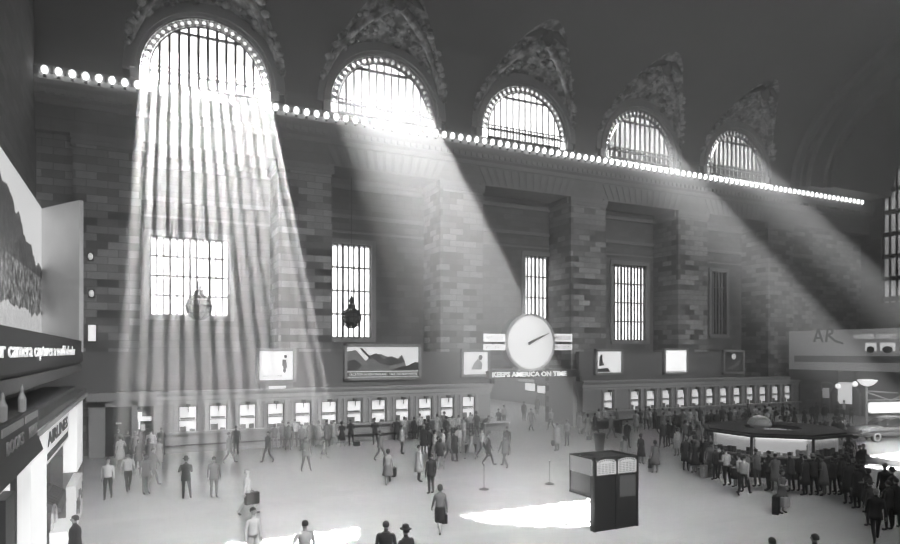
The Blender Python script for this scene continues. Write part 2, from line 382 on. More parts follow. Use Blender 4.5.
# ------------------------------------------------------------------ cornice lamps
NOSAMP = 1
BULB = emit_mat('lamp glass', 9)
lx = on_y(44.5, D-.85); sp = .0155*D; ly = D-.74
lamp = empty('cornice_lamp', (lx, ly, 22.1))
m = MB(); m.ball((lx, ly-.05, 22.4), .155, .13, .22, 10, 8); m.build('bulb', BULB, lamp, True)
m = MB(); m.lathe([(.06, 0), (.11, .03), (.08, .1), (.06, .16)], (lx, ly-.03, 21.98), 10); m.build('socket', DARKM, lamp)
m = MB(); ringmesh(m, lx, 22.42, .23, .33, ly-.04, ly+.11, 12, -.5, pi+.5); m.build('shell_niche', STONE, lamp)
tag(lamp, 'bare bulb in scalloped niche, one of the lit row along the high cornice', 'lamp', 'cornice lamps')
nl = int((XW-1.5-lx)/sp)
for i in range(1, nl):
    c = copy_tree(lamp); c.location.x = lx+i*sp
# ------------------------------------------------------------------ ticket counters
YF = 42.9
TW = emit_mat('lit ticket office glass', .85)
TWG = mat('ticket clerk desk grey', .2)
def ticket_block(x0, x1, xs, label, ww_, hood):
    root = empty('ticket_counter', ((x0+x1)/2, YF+.4, 0), label, 'ticket counter')
    m = MB(); m.box(x0, YF, 0, x1, 43.9, .16); m.box(x0, YF+.06, .16, x1, 43.9, 1.2); m.build('base', COUNTER, root)
    m = MB(); m.box(x0, YF-.12, .42, x1, YF+.06, .5); m.build('foot_rail', DARKM, root)
    m = MB(); m.box(x0, YF-.3, 1.2, x1, YF+.3, 1.29); m.box(x0, YF-.24, 1.14, x1, YF+.2, 1.2); m.build('ledge', COUNTER2, root)
    m = MB(); m.box(x0, YF+.02, 3.0, x1, 44.2, 3.2); m.prism_x([(YF+.02, 3.2), (YF-.02, 3.25), (YF-.02, 3.5), (YF-.12, 3.55), (YF-.22, 3.7), (YF-.22, 3.8), (44.2, 3.8), (44.2, 3.2)], x0-.1, x1+.1); m.build('cornice', COUNTER2, root)
    m = MB(); e = x0
    h = ww_/2
    for x in xs+[None]:
        nx = (x-h) if x is not None else x1
        if nx-e > .02: m.box(e, YF+.1, 1.2, nx, 43.7, 3.0)
        if x is not None: m.box(x-h, YF+.1, 2.85, x+h, 43.7, 3.0); e = x+h
    m.build('wall_panel', COUNTER, root)
    for x in xs:
        for s in (-1, 1):
            c = x+s*(h+.16); MB().box(c-.1, YF+.0, 1.29, c+.1, YF+.12, 3.0).box(c-.13, YF-.03, 2.86, c+.13, YF+.12, 3.0).build('pilaster', COUNTER2, root)
    rnd = random.Random(int(x0*10))
    for i, x in enumerate(xs):
        f = MB(); f.box(x-h, YF+.12, 1.3, x-h+.05, YF+.22, 2.85); f.box(x+h-.05, YF+.12, 1.3, x+h, YF+.22, 2.85); f.box(x-h, YF+.12, 2.8, x+h, YF+.22, 2.85); f.box(x-h, YF+.12, 1.95, x+h, YF+.16, 2.0)
        fo = f.build('ticket_window', DARKM, root)
        MB().box(x-h, YF+.26, 1.3, x+h, YF+.28, 2.85).build('pane', TW, fo)
        MB().box(x-h+.08, YF+.18, 1.3, x-h+.08+rnd.uniform(.2, .5), YF+.25, 1.3+rnd.uniform(.2, .42)).build('ticket_rack', TWG, fo)
        MB().box(x-h+.1, YF+.19, 2.02, x+h-.1, YF+.25, 2.02+rnd.uniform(.08, .16)).build('shelf', TWG, fo); MB().box(x+.1, YF+.18, 1.3, x+h-.1, YF+.25, 1.3+rnd.uniform(.1, .3)).build('sales_desk', TWG, fo)
        q = MB(); q.box(x-.03, YF-.16, 2.5, x+.03, YF-.1, 2.98); q.box(x-.12, YF-.2, 2.82, x+.12, YF+.05, 3.02); q.build('window_number_bracket', BLACK, fo)
    return root
XL1 = 24.2
ticket_block(1.0, XL1, [2.77+1.78*k for k in range(12)], 'long marble ticket counter on the left with twelve lit windows', 1.05, False)
ticket_block(32.9, 59.6, [35.6]+[38.5+1.77*k for k in range(12)], 'long marble ticket counter on the right with crowded lit windows', .95, True)
# door block left of counter
r = empty('entrance_screen', (-.8, YF+.4, 0), 'stone door surround with dark doors at the left end of ticket counter', 'doorway')
m = MB(); m.box(-2.6, YF, 0, -1.75, 43.9, 3.3); m.box(-.15, YF, 0, 1.0, 43.9, 3.3) if False else None
m.box(-.35, YF, 0, .0, 43.9, 3.3); m.box(-2.6, YF, 2.95, 1.0, 43.9, 3.3); m.box(.85, YF, 0, 1.0, 43.9, 3.3); m.box(-2.7, YF-.2, 3.3, 1.0, 44.1, 3.8)
m.build('surround', COUNTER, r)
m = MB(); m.box(-1.75, YF+.3, 0, -1.06, YF+.4, 2.95); m.box(-1.04, YF+.3, 0, -.35, YF+.4, 2.95); d_ = m.build('door_leaf', WOODD, r)
MB().box(-1.2, YF+.26, 1.9, -.9, YF+.3, 2.0).build('notice', mat('notice card', .6), r)
m = MB(); m.box(.0, YF+.5, 0, .85, YF+.6, 2.9); m.build('doorway_panel', WOODD, r)
sg = MB().box(-.0, YF+.1, 2.05, .72, YF+.3, 2.3).build('lit_sign', emit_mat('small lit sign', .7), r)
sg2 = MB().box(-.02, YF-.3, 2.2, .2, YF-.05, 2.6).box(.02, YF-.3, 1.6, .1, YF-.1, 2.2).build('lit_sign', emit_mat('small lit sign', .7), r)
MB().box(.15, YF+.4, 1.45, .38, YF+.48, 1.8).build('notice', mat('notice card', .6), r)
MB().ball((.08, YF-.15, 2.8), .14, .14, .14, 8, 6).build('lamp_globe', BLACK, r)
# parapet behind counters
struct(MB().box(XE, 43.5, 3.8, 24.6, 43.9, 6.2).box(XE, 43.42, 6.1, 24.6, 43.95, 6.22).build('wall_parapet_left', PARAP))
struct(MB().box(32.9, 43.5, 3.8, 52.5, 43.9, 6.2).box(32.9, 43.42, 6.1, 52.5, 43.95, 6.22).build('wall_parapet_right', PARAP))
# ------------------------------------------------------------------ posters
def poster(px0, px1, py0, py1, label, glow, art, cap=False):
    y = 43.3; x0, x1 = on_y(px0, y), on_y(px1, y); xm = (x0+x1)/2; z1, z0 = zat(py0, xm, y), zat(py1, xm, y)
    r = empty('poster_case', (xm, y, z0), label, 'poster')
    t = .22
    m = MB(); m.box(x0, y-.1, z0, x1, y+.18, z0+t); m.box(x0, y-.1, z1-t, x1, y+.18, z1); m.box(x0, y-.1, z0, x0+t, y+.18, z1); m.box(x1-t, y-.1, z0, x1, y+.18, z1)
    m.build('case_frame', FRAME, r, bevel=.03)
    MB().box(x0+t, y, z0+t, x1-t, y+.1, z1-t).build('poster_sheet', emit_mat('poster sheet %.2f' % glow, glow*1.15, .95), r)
    art(r, x0+t, x1-t, z0+t, z1-t, y-.012)
    return r, x0, x1, z0, z1
INK = mat('poster ink black', .03); INKG = mat('poster ink grey', .08); INKL = mat('poster ink light grey', .25)
def art_figure(r, x0, x1, z0, z1, y, s=1):
    w, h = x1-x0, z1-z0; cx = x0+w*.78
    m = MB(); m.ball((cx, y, z0+h*.82), w*.055, .012, w*.055, 10, 6); m.build('artwork', INK, r)
    m = MB(); m.prism_y([(cx-w*.1, z0+h*.72), (cx+w*.02, z0+h*.7), (cx+w*.05, z0+h*.45), (cx-w*.02, z0+h*.3), (cx-w*.1, z0+h*.5)], y, y+.012); m.build('artwork', INKG, r)
    m = MB(); m.ball((cx-w*.03, y, z0+h*.33), w*.05, .012, h*.1, 8, 6); m.build('artwork', INK, r)
    lettering('WELCOME', h*.14, ((x0+x1)/2-w*.1, y, z0+h*.13), '-y', INKG, r, w*.6)
def art_mountain(r, x0, x1, z0, z1, y):
    w, h = x1-x0, z1-z0
    m = MB(); pts = [(0, .2), (.0, .85), (.12, .9), (.25, .55), (.32, .7), (.45, .78), (.55, .68), (.62, .7), (.7, .62), (.76, .75), (.8, .55), (.83, .3), (.83, .2)]
    m.prism_y([(x0+w*a, z0+h*b) for a, b in pts], y, y+.012); m.build('artwork', INKL, r)
    m = MB(); m.prism_y([(x0+w*a, z0+h*b) for a, b in [(.3, .72), (.4, .8), (.5, .6), (.6, .68), (.72, .55), (.76, .74), (.8, .5), (.6, .38), (.45, .45)]], y-.006, y+.006)
    m.prism_y([(x0+w*a, z0+h*b) for a, b in [(.0, .22), (.0, .52), (.1, .6), (.2, .4), (.15, .25)]], y-.006, y+.006); m.build('artwork', INKG, r)
    m = MB(); m.prism_y([(x0+w*a, z0+h*b) for a, b in [(.6, .2), (.7, .3), (.85, .38), (.95, .5), (1, .48), (1, .2)]], y-.01, y+.004); m.box(x0, y-.01, z0+h*.02, x1, y, z0+h*.17)
    m.prism_y([(x0+w*a, z0+h*b) for a, b in [(.17, .95), (.2, .97), (.34, .62), (.31, .6)]], y-.012, y+.004); m.build('artwork', INK, r)
    lettering('VACATION IN NEW ENGLAND  TAKE THE NEW HAVEN', h*.12, ((x0+x1)/2, y-.014, z0+h*.095), '-y', emit_mat('white poster letters', .8), r, w*.95)
def art_soft(r, x0, x1, z0, z1, y):
    w, h = x1-x0, z1-z0
    m = MB(); m.ball((x0+w*.7, y, z0+h*.75), w*.09, .01, w*.1, 10, 6); m.build('artwork', INKG, r)
    m = MB(); m.prism_y([(x0+w*a, z0+h*b) for a, b in [(.3, .2), (.42, .5), (.6, .7), (.78, .5), (.76, .2)]], y, y+.01); m.build('artwork', mat('poster ink pale', .5), r)
def art_stand(r, x0, x1, z0, z1, y):
    w, h = x1-x0, z1-z0
    m = MB(); m.prism_y([(x0+w*a, z0+h*b) for a, b in [(.0, .02), (.02, .18), (.45, .22), (.55, .02)]], y-.01, y+.01); m.build('artwork', INK, r)
    m = MB(); m.prism_y([(x0+w*a, z0+h*b) for a, b in [(.08, .3), (.1, .75), (.2, .9), (.24, .5), (.32, .35)]], y, y+.01); m.build('artwork', INKG, r)
def art_none(r, x0, x1, z0, z1, y):
    w, h = x1-x0, z1-z0
    MB().box(x0+w*.05, y, z0+h*.02, x1-w*.05, y+.01, z0+h*.05).build('artwork', INKL, r)
def art_dark(r, x0, x1, z0, z1, y):
    w, h = x1-x0, z1-z0
    MB().box(x0, y, z0, x1, y+.01, z1).build('artwork', mat('poster ink dark', .07), r)
    MB().ball((x0+w*.5, y-.01, z0+h*.78), w*.12, .01, w*.12, 10, 6).build('artwork', emit_mat('poster moon', .5), r)
    MB().prism_y([(x0+w*a, z0+h*b) for a, b in [(.1, .15), (.5, .35), (.9, .65), (.8, .35), (.4, .12)]], y-.012, y).build('artwork', INKL, r)
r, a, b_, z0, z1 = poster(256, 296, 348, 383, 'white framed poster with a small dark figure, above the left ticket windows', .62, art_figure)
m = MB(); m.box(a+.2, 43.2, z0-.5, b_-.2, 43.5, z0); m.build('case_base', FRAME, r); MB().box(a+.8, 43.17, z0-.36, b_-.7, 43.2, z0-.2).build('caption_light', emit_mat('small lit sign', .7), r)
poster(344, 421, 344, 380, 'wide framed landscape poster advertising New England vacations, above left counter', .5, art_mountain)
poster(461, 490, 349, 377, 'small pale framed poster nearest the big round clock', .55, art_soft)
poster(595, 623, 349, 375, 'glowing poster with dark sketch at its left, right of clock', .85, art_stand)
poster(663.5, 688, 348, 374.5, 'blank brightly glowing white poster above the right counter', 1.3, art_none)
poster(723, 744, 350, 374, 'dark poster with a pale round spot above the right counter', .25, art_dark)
# ------------------------------------------------------------------ big clock
cx, cy_, cz = on_y(530.5, 42.7), 42.7, 6.95
r = empty('advertising_clock', (cx, cy_, 4.2), 'giant round white clock on dark slogan beam between the ticket counters', 'clock')
def disc(m, x, z, R, y0, y1, n=48): m.prism_y([(x+R*cos(2*pi*i/n), z+R*sin(2*pi*i/n)) for i in range(n)], y0, y1)
m = MB(); disc(m, cx, cz, 2.2, cy_, cy_+1.0); m.build('drum', mat('clock drum', .35), r)
m = MB(); ringmesh(m, cx, cz, 2.08, 2.27, cy_-.12, cy_+.1, 48, 0, 2*pi); m.build('rim', WHITEP, r)
m = MB(); disc(m, cx, cz, 2.08, cy_-.05, cy_); m.build('dial', emit_mat('clock dial', .62), r)
a = radians(21)
def hand(l, wd, ang, y):
    u = (cos(ang), sin(ang)); n_ = (-u[1], u[0])
    return MB().prism_y([(cx-u[0]*.3+n_[0]*wd, cz-u[1]*.3+n_[1]*wd), (cx-u[0]*.3-n_[0]*wd, cz-u[1]*.3-n_[1]*wd), (cx+u[0]*l-n_[0]*wd*.3, cz+u[1]*l-n_[1]*wd*.3), (cx+u[0]*l+n_[0]*wd*.3, cz+u[1]*l+n_[1]*wd*.3)], y, y+.03)
hand(1.25, .14, radians(26), cy_-.1).build('hour_hand', BLACK, r); hand(1.85, .09, radians(24), cy_-.14).build('minute_hand', BLACK, r)
m = MB(); m.prism_y([(cx-1.25, 4.72), (cx+1.25, 4.72), (cx+.95, 5.25), (cx-.95, 5.25)], cy_, cy_+.9); m.build('pedestal', mat('pale sign metal', .6), r)
bx0, bx1 = on_y(490, 42.7), on_y(568, 42.7)
m = MB(); m.box(bx0-.05, cy_+.05, 4.2, bx1+1.2, cy_+.75, 4.74); m.build('slogan_beam', WOODD, r)
for xx in (24.35, 32.6): MB().box(xx-.12, cy_+.15, 3.79, xx+.12, cy_+.6, 4.22).build('support_post', DARKM, r)
WL = emit_mat('white sign letters', 1.1)
lettering('KEEPS AMERICA ON TIME', .5, ((bx0+bx1)/2+.05, cy_+.03, 4.47), '-y', WL, r, (bx1-bx0)*.95, bold=.012)
for (pa, pb, side) in ((484.5, 505, -1), (553.5, 572, 1)):
    for (qa, qb, tx) in ((334, 341.5, 'WESTCLOX'), (344.5, 350, 'BIG BEN')):
        xa, xb = on_y(pa, 42.8), on_y(pb, 42.8); xm = (xa+xb)/2; zh, zl = zat(qa, xm, 42.8), zat(qb, xm, 42.8)
        bd = MB().box(xa, 42.8, zl, xb, 42.95, zh).build('name_plate', emit_mat('lit name plate', 1.1), r)
        lettering(tx, (zh-zl)*.8, (xm, 42.79, (zh+zl)/2), '-y', mat('name plate ink', .12), bd, (xb-xa)*.86)
    xa, xb = on_y(pa, 42.8), on_y(pb, 42.8)
    m = MB(); zz = zat(343, xa, 42.8); m.tube([(min(cx, xa), 43.1, zz), (max(cx, xb), 43.1, zz)], .06, 6); xm = (xa+xb)/2; m.box(xm-.05, 42.95, zat(350, xm, 42.8), xm+.05, 43.15, zat(334, xm, 42.8)); m.build('bracket_arm', DARKM, r)
# ------------------------------------------------------------------ passage beyond the opening
PL = mat('passage plaster', .4)
struct(MB().box(42.0, BK+.6, 0, 42.4, 84, 6.4).build('wall_passage_right', PL))
struct(MB().box(18.0, 84, 0, 46.4, 84.4, 6.4).build('wall_passage_back', PL))
struct(MB().box(18.0, BK+.6, 0, 18.4, 84, 6.4).build('wall_passage_left', PL))
struct(MB().box(18.0, BK+.6, 6.4, 42.4, 84.4, 6.7).build('ceiling_passage', PL))
struct(MB().box(24.0, 43.9, 0, 24.34, BK, 4.8).box(32.6, 43.9, 0, 33, BK, 4.8).build('wall_passage_reveal', COUNTER))
def board(pa, pb, qa, qb, label, glow, name='notice_board'):
    X = 41.95; ya, yb = on_x(pa, X), on_x(pb, X); ym = (ya+yb)/2; zh, zl = zat(qa, X, ym), zat(qb, X, ym)
    r = empty(name, (X, ym, zl), label, 'sign')
    MB().box(X-.12, ya+.1, zl-.1, X, yb-.1, zh+.1).build('board_frame', DARKM, r)
    MB().box(X-.15, ya, zl, X-.12, yb, zh).build('board_face', emit_mat('board %.1f' % glow, glow), r)
board(526.5, 536, 383.5, 390.5, 'white lit board on passage wall behind the clock, farther one', .9)
board(538.5, 547, 386, 393, 'white lit board on passage wall behind the clock, nearer one', .9)
board(519, 535, 379, 382, 'dark narrow sign high on the passage wall behind the clock', .12)
struct(MB().box(41.85, on_x(566, 41.9), 0, 42.0, on_x(558, 41.9), 2.9).build('door_1', WOODD))
# ------------------------------------------------------------------ hanging lanterns in the recesses
def lantern(px, py, R, label):
    y = 46.3; x = on_y(px, y); z = zat(py, x, y)
    r = empty('hanging_lantern', (x, y, z), label, 'lantern', 'bronze lanterns in the recesses')
    m = MB()
    for i in range(12):
        a = 2*pi*i/12; m.tube([(x+R*cos(a)*sin(t*pi/8), y+R*sin(a)*sin(t*pi/8), z-R*1.05*cos(t*pi/8)) for t in range(9)], .055, 5)
    for zz, rr in ((-.45, .88), (.1, 1.0), (.55, .85)):
        m.tube([(x+R*rr*cos(t*pi/8), y+R*rr*sin(t*pi/8), z+R*zz) for t in range(17)], .07, 5)
    m.build('ribbed_cage', DARKM, r)
    MB().ball((x, y, z), R*.86, R*.86, R*.9, 12, 8).build('globe', mat('smoky lantern glass', .12, .2), r, True)
    MB().lathe([(.1, 0), (.32, .05), (.3, .3), (.12, .42), (.2, .6), (.1, .85), (.03, 1.0)], (x, y, z+R*.95), 10).build('finial', DARKM, r)
    MB().tube([(x, y, z+R*.95+.9), (x, y, ZL)], .025, 5).build('chain', BLACK, r)
lantern(351.5, 318, .7, 'round ribbed bronze lantern hanging before the tall narrow barred window')
lantern(199, 307, .82, 'round ribbed bronze lantern hanging before the wide bright window')
# ------------------------------------------------------------------ small lit things on first pier
for (px, qa, qb, w_, lab) in ((92, 325, 341, .4, 'tall glowing rectangular lamp on the dark left pier'), (91.5, 290, 297, .28, 'small round lamp midway up the dark left pier'), (90.5, 253, 260, .26, 'small dim lamp highest on the dark left pier')):
    y = D-.15; x = on_y(px, y); zh, zl = zat(qa, x, y), zat(qb, x, y)
    r = empty('wall_lamp', (x, D, zl), lab, 'lamp')
    MB().box(x-w_/2-.04, D-.1, zl-.05, x+w_/2+.04, D, zh+.05).build('back_plate', DARKM, r)
    if zh-zl > .6: MB().box(x-w_/2, D-.18, zl, x+w_/2, D-.1, zh).build('lamp_glass', emit_mat('pier lamp', 1.0), r)
    else: MB().ball((x, D-.2, (zl+zh)/2), w_/2, .12, (zh-zl)/2, 8, 6).build('lamp_glass', emit_mat('pier lamp small', .6), r, True)
# ------------------------------------------------------------------ photo mural on the east balcony
def mural_mat():
    m = bpy.data.materials.new('mountain transparency'); m.use_nodes = True; nt = m.node_tree; b = nt.nodes['Principled BSDF']
    g = nt.nodes.new('ShaderNodeNewGeometry'); s = nt.nodes.new('ShaderNodeSeparateXYZ'); nt.links.new(g.outputs['Position'], s.inputs[0])
    def math(op, a, b_=None, v=None):
        n = nt.nodes.new('ShaderNodeMath'); n.operation = op
        for i, q in enumerate((a, b_)):
            if q is None: continue
            if isinstance(q, (int, float)): n.inputs[i].default_value = q
            else: nt.links.new(q, n.inputs[i])
        return n.outputs[0]
    n1 = nt.nodes.new('ShaderNodeTexNoise'); n1.inputs['Scale'].default_value = .55; n1.inputs['Detail'].default_value = 5; nt.links.new(g.outputs['Position'], n1.inputs['Vector'])
    # ridge height falls to the far (right) end
    ridge = math('ADD', math('MULTIPLY', math('SUBTRACT', 40.0, s.outputs['Y']), .25), 9.9)
    ridge = math('ADD', ridge, math('MULTIPLY', math('SUBTRACT', n1.outputs['Fac'], .5), 2.6))
    sky = math('GREATER_THAN', s.outputs['Z'], ridge)
    n2 = nt.nodes.new('ShaderNodeTexNoise'); n2.inputs['Scale'].default_value = 2.2; n2.inputs['Detail'].default_value = 6; n2.inputs['Roughness'].default_value = .75; nt.links.new(g.outputs['Position'], n2.inputs['Vector'])
    rp = nt.nodes.new('ShaderNodeValToRGB'); rp.color_ramp.elements[0].position = .45; rp.color_ramp.elements[0].color = (.012,)*3+(1,); rp.color_ramp.elements[1].position = .68; rp.color_ramp.elements[1].color = (.55,)*3+(1,); nt.links.new(n2.outputs['Fac'], rp.inputs[0])
    upper = math('GREATER_THAN', s.outputs['Z'], 10.0)
    rock = math('MULTIPLY', rp.outputs['Color'], math('SUBTRACT', 1.0, math('MULTIPLY', upper, .8)))
    low = math('LESS_THAN', s.outputs['Z'], math('ADD', 7.5, math('MULTIPLY', n1.outputs['Fac'], 1.1)))
    snow = math('MULTIPLY', low, math('ADD', .25, math('MULTIPLY', n2.outputs['Fac'], .7)))
    val = math('MAXIMUM', math('MAXIMUM', math('MULTIPLY', sky, .78), snow), rock)
    nt.links.new(val, b.inputs['Emission Color']); b.inputs['Emission Strength'].default_value = 1.0; b.inputs['Base Color'].default_value = (.05, .05, .05, 1); return m
XM = -4.5; ya, yb = 22.0, on_x(42, XM)
r = empty('photo_mural', (XM, (ya+yb)/2, 6.2), 'huge backlit mountain photograph above the lettered balcony at far left', 'mural')
MB().box(XM-.3, ya, 6.9, XM, yb, 13.65).build('picture', mural_mat(), r)
MB().box(XM-.35, ya, 6.2, XM+.04, yb+.05, 6.92).box(XM-.35, yb, 6.9, XM+.03, yb+.15, 13.7).build('picture_frame', WOODD, r)
u = Vector((.539, -.843, 0)); nrm = (.843, .539)
wc = (XM+.539*1.86, yb-.843*1.86)
wg = MB().obox(wc, (u.x, u.y), nrm, 1.84, .1, 6.2, 13.62).build('side_wing', mat('pale side wing', .75, nscale=1.2), r)
XB = -2.5
struct(MB().box(XE, 8, 5.6, XB-.1, 37.0, 6.6).build('wall_balcony_slab', mat('balcony dark paint', .05)))
r = empty('slogan_board', (XB, 24, 5.7), 'long dark balcony board with white lettering under the mountain photograph', 'sign')
MB().box(XB-.1, 8, 5.72, XB, 37.1, 6.75).build('board', mat('dark sign board', .045, .5), r)
yt0, yt1 = on_x(-22, XB), on_x(74.5, XB)
lettering('Your camera captures a world of color', .52, (XB+.02, (yt0+yt1)/2, 6.2), '+x', emit_mat('slogan letters', .8), r, yt1-yt0, bold=0)
struct(MB().box(XE, 8, 5.25, XB-.05, 37.0, 5.6).build('wall_balcony_soffit', mat('balcony grey fascia', .13)))
# ------------------------------------------------------------------ left shop stands
XS = -2.3
LIT = emit_mat('bright shop light', .95); LIT2 = emit_mat('soft shop light', .5)
r = empty('airline_booth', (XS, 24, 0), 'long lit airline booth with white lettered fascia below the dark balcony', 'booth')
m = MB(); m.box(XS-1.6, 18.0, 4.15, XS+.1, 34.5, 4.5); m.box(XS-1.6, 18.0, 4.5, XS-.3, 34.2, 4.62); m.build('roof', mat('booth roof', .1), r)
MB().box(XS-.1, 17.9, 4.14, XS+.16, 34.6, 4.3).build('roof_edge', mat('pale roof edge', .5), r)
fa = MB().box(XS-.12, 20.9, 3.05, XS, 27.4, 4.12).build('fascia', emit_mat('lit fascia', .6), r)
lettering('AIRLINES', .55, (XS+.02, 24.0, 3.72), '+x', mat('fascia letters', .08), fa, 5.6, bold=.01)
MB().box(XS, 21.2, 3.14, XS+.02, 27.0, 3.34).build('fascia_stripe', mat('fascia letters', .08), r)
MB().box(XS-.25, 18.0, 0, XS+.02, 20.9, 4.12).build('lit_panel', emit_mat('lit panel', .75), r)
MB().box(XS-.5, 31.0, 1.2, XS, 34.0, 4.12).build('glass_end', emit_mat('glass end light', .7), r); MB().box(XS-.5, 30.9, 0, XS+.02, 34.1, 1.2).build('end_base', mat('booth counter', .25), r)
MB().box(XS-1.4, 18.0, 0, XS-1.3, 34.3, 4.14).build('back_panel', mat('booth back', .3), r)
m = MB(); m.box(XS-1.2, 20.95, 0, XS, 27.3, 1.0); m.build('counter', mat('booth counter', .25), r)
m = MB(); m.prism_y([(XS-1.0, 1.0), (XS+.05, 1.0), (XS+.05, 1.1), (XS-1.0, 1.7)], 24.4, 27.2); m.build('magazine_slope', mat('magazine slope', .15), r)
rn = random.Random(5)
for i in range(7):
    for j in range(2):
        y = 24.55+i*.37; x = XS-.9+j*.45
        o = MB().add([(x, y, 1.66-j*.257+.02), (x+.38, y, 1.66-j*.257-.2), (x+.38, y+.28, 1.66-j*.257-.2), (x, y+.28, 1.66-j*.257+.02), (x, y, 1.68-j*.257+.02), (x+.38, y, 1.68-j*.257-.2), (x+.38, y+.28, 1.68-j*.257-.2), (x, y+.28, 1.68-j*.257+.02)],
                 [(0,3,2,1),(4,5,6,7),(0,1,5,4),(1,2,6,5),(2,3,7,6),(3,0,4,7)]).build('magazine', mat('magazine %d' % (i % 3), (.7, .35, .06)[rn.randrange(3)]))
        tag(o, 'folded magazine or leaflet on the sloping rack of the airline booth', 'magazine', 'magazines on the booth rack')
# show case with curved top, baskets
r = empty('display_case', (XS+.3, 22.4, 0), 'white glass display case with rounded top standing before the airline booth', 'display case')
x0 = XS+.05
MB().box(x0, 21.0, 0, x0+.6, 22.8, .75).build('cabinet', mat('case white', .55), r)
MB().box(x0+.02, 21.05, .75, x0+.58, 22.75, 1.15).build('glass_box', emit_mat('lit case', .35), r)
m = MB()
for i in range(3): m.tube([(x0+.05, 21.9+(.62-.14*i)*cos(pi*t/12), 1.15+(.6-.13*i)*sin(pi*t/12)) for t in range(13)], .03, 6)
m.build('arched_header', WHITEP, r)
m = MB()
for i in range(3):
    for j in range(3): m.box(x0+.6, 21.15+i*.55, .1+j*.22, x0+.63, 21.15+i*.55+.4, .1+j*.22+.16)
m.build('goods', mat('case goods', .2), r)
# far show case under the sign (bright items)
r = empty('display_case', (XS+.3, 25.6, 0), 'tall narrow lit display case at the far end of the airline booth', 'display case')
MB().box(XS+.04, 26.0, 0, XS+.34, 28.9, 1.5).build('cabinet', emit_mat('lit case far', .22), r)
m = MB(); rn = random.Random(3)
for i in range(9): m.box(XS+.34, 26.15+i*.3, .3+rn.random()*.8, XS+.37, 26.35+i*.3, .5+rn.random()*.8)
m.build('goods', mat('case goods', .2), r)
# near dark kiosk at the left edge
r = empty('newsstand', (-2.6, 15.5, 0), 'dark newsstand with lettered boards and lit front at the left edge', 'newsstand')
xk = -2.05
MB().box(xk-.5, 11.0, 4.2, xk-.02, 17.3, 4.32).box(xk-.5, 11.0, 4.3, xk-.1, 17.3, 4.9).build('shell', WOODD, r)
MB().prism_y([(xk-.3, 4.15), (xk, 4.3), (xk+.1, 3.98), (xk-.2, 3.9)], 11.0, 17.35).build('awning_edge', BLACK, r)
fb = MB().box(xk-.1, 11.0, 4.3, xk, 17.2, 4.95).build('fascia', mat('newsstand fascia', .06), r)
lettering('BOOKS', .34, (xk+.02, 14.2, 4.52), '+x', mat('dim letters', .3), fb, 1.8); lettering('NEWS', .34, (xk+.02, 16.4, 4.52), '+x', mat('dim letters', .3), fb, 1.1)
for ya_, yb_ in ((12.9, 15.1), (15.4, 17.1)): MB().box(xk, ya_, 4.76, xk+.02, yb_, 4.9).build('pale_strip', mat('dim strip', .4), r)
MB().box(xk-.5, 11.0, 0, xk-.4, 16.4, 4.0).build('lit_front', emit_mat('newsstand lit front', .85), r)
MB().box(xk-.42, 14.6, 2.3, xk-.2, 15.6, 3.4).build('hanging_board', BLACK, r)
MB().box(xk-.6, 16.4, 0, xk-.3, 16.55, 4.2).build('post', WOODD, r); MB().box(xk-.45, 12.6, 0, xk-.2, 13.0, 4.2).build('post', WOODD, r)
for y, h in ((14.3, .55), (16.5, .6)):
    r2 = MB().lathe([(.02, 0), (.075, .02), (.08, .3), (.035, .42), (.03, .5), (.01, h)], (xk-.2, y, 4.9), 10).build('bottle_finial', mat('dull glass', .35, .3))
    tag(r2, 'tall pale bottle shaped ornament on the newsstand roof, %s one' % ('nearer' if y < 15 else 'farther'), 'ornament')
# ------------------------------------------------------------------ information kiosk with panels (centre right)
kx0, kx1, ky0, ky1 = 14.1, 16.05, 17.8, 19.2
r = empty('timetable_kiosk', ((kx0+kx1)/2, (ky0+ky1)/2, 0), 'black standing kiosk with white timetable panels casting a shadow on the floor', 'kiosk')
m = MB(); m.box(kx0, ky0, 0, kx1, ky0+.22, 1.9); m.build('cabinet', BLACK, r, bevel=.015)
for x in (kx0, (kx0+kx1)/2-.04, kx1-.08): MB().box(x, ky0-.03, 0, x+.08, ky0+.05, 2.5).build('post', BLACK, r)
MB().box(kx0, ky1-.08, 1.2, kx0+.08, ky1, 2.5).build('post', BLACK, r); MB().box(kx1-.08, ky1-.08, 0, kx1, ky1, 2.5).build('post', BLACK, r)
m = MB(); m.box(kx0, ky0, 2.44, kx1, ky0+.06, 2.52); m.box(kx0, ky1-.06, 2.44, kx1, ky1, 2.52); m.box(kx0, ky0, 2.44, kx0+.06, ky1, 2.52); m.box(kx1-.06, ky0, 2.44, kx1, ky1, 2.52); m.box(kx0+.5, ky0+.5, 2.4, kx1-.1, ky1, 2.46); m.build('top_frame', BLACK, r)
PW = mat('white panel paper', .62); m = MB()
p1 = MB().prism_y([(kx0+.1, 1.95), (kx0+.93, 1.95), (kx0+.93, 2.38), (kx0+.75, 2.46), (kx0+.5, 2.49), (kx0+.25, 2.46), (kx0+.1, 2.38)], ky0-.04, ky0-.01).build('timetable_panel', PW, r)
p2 = MB().prism_y([(kx0+1.02, 1.95), (kx0+1.85, 1.95), (kx0+1.85, 2.38), (kx0+1.67, 2.46), (kx0+1.43, 2.49), (kx0+1.17, 2.46), (kx0+1.02, 2.38)], ky0-.04, ky0-.01).build('timetable_panel', PW, r)
p3 = MB().box(kx0-.03, ky0+.1, 1.93, kx0, ky1-.08, 2.48).build('side_panel', mat('blank white panel', .92), r)
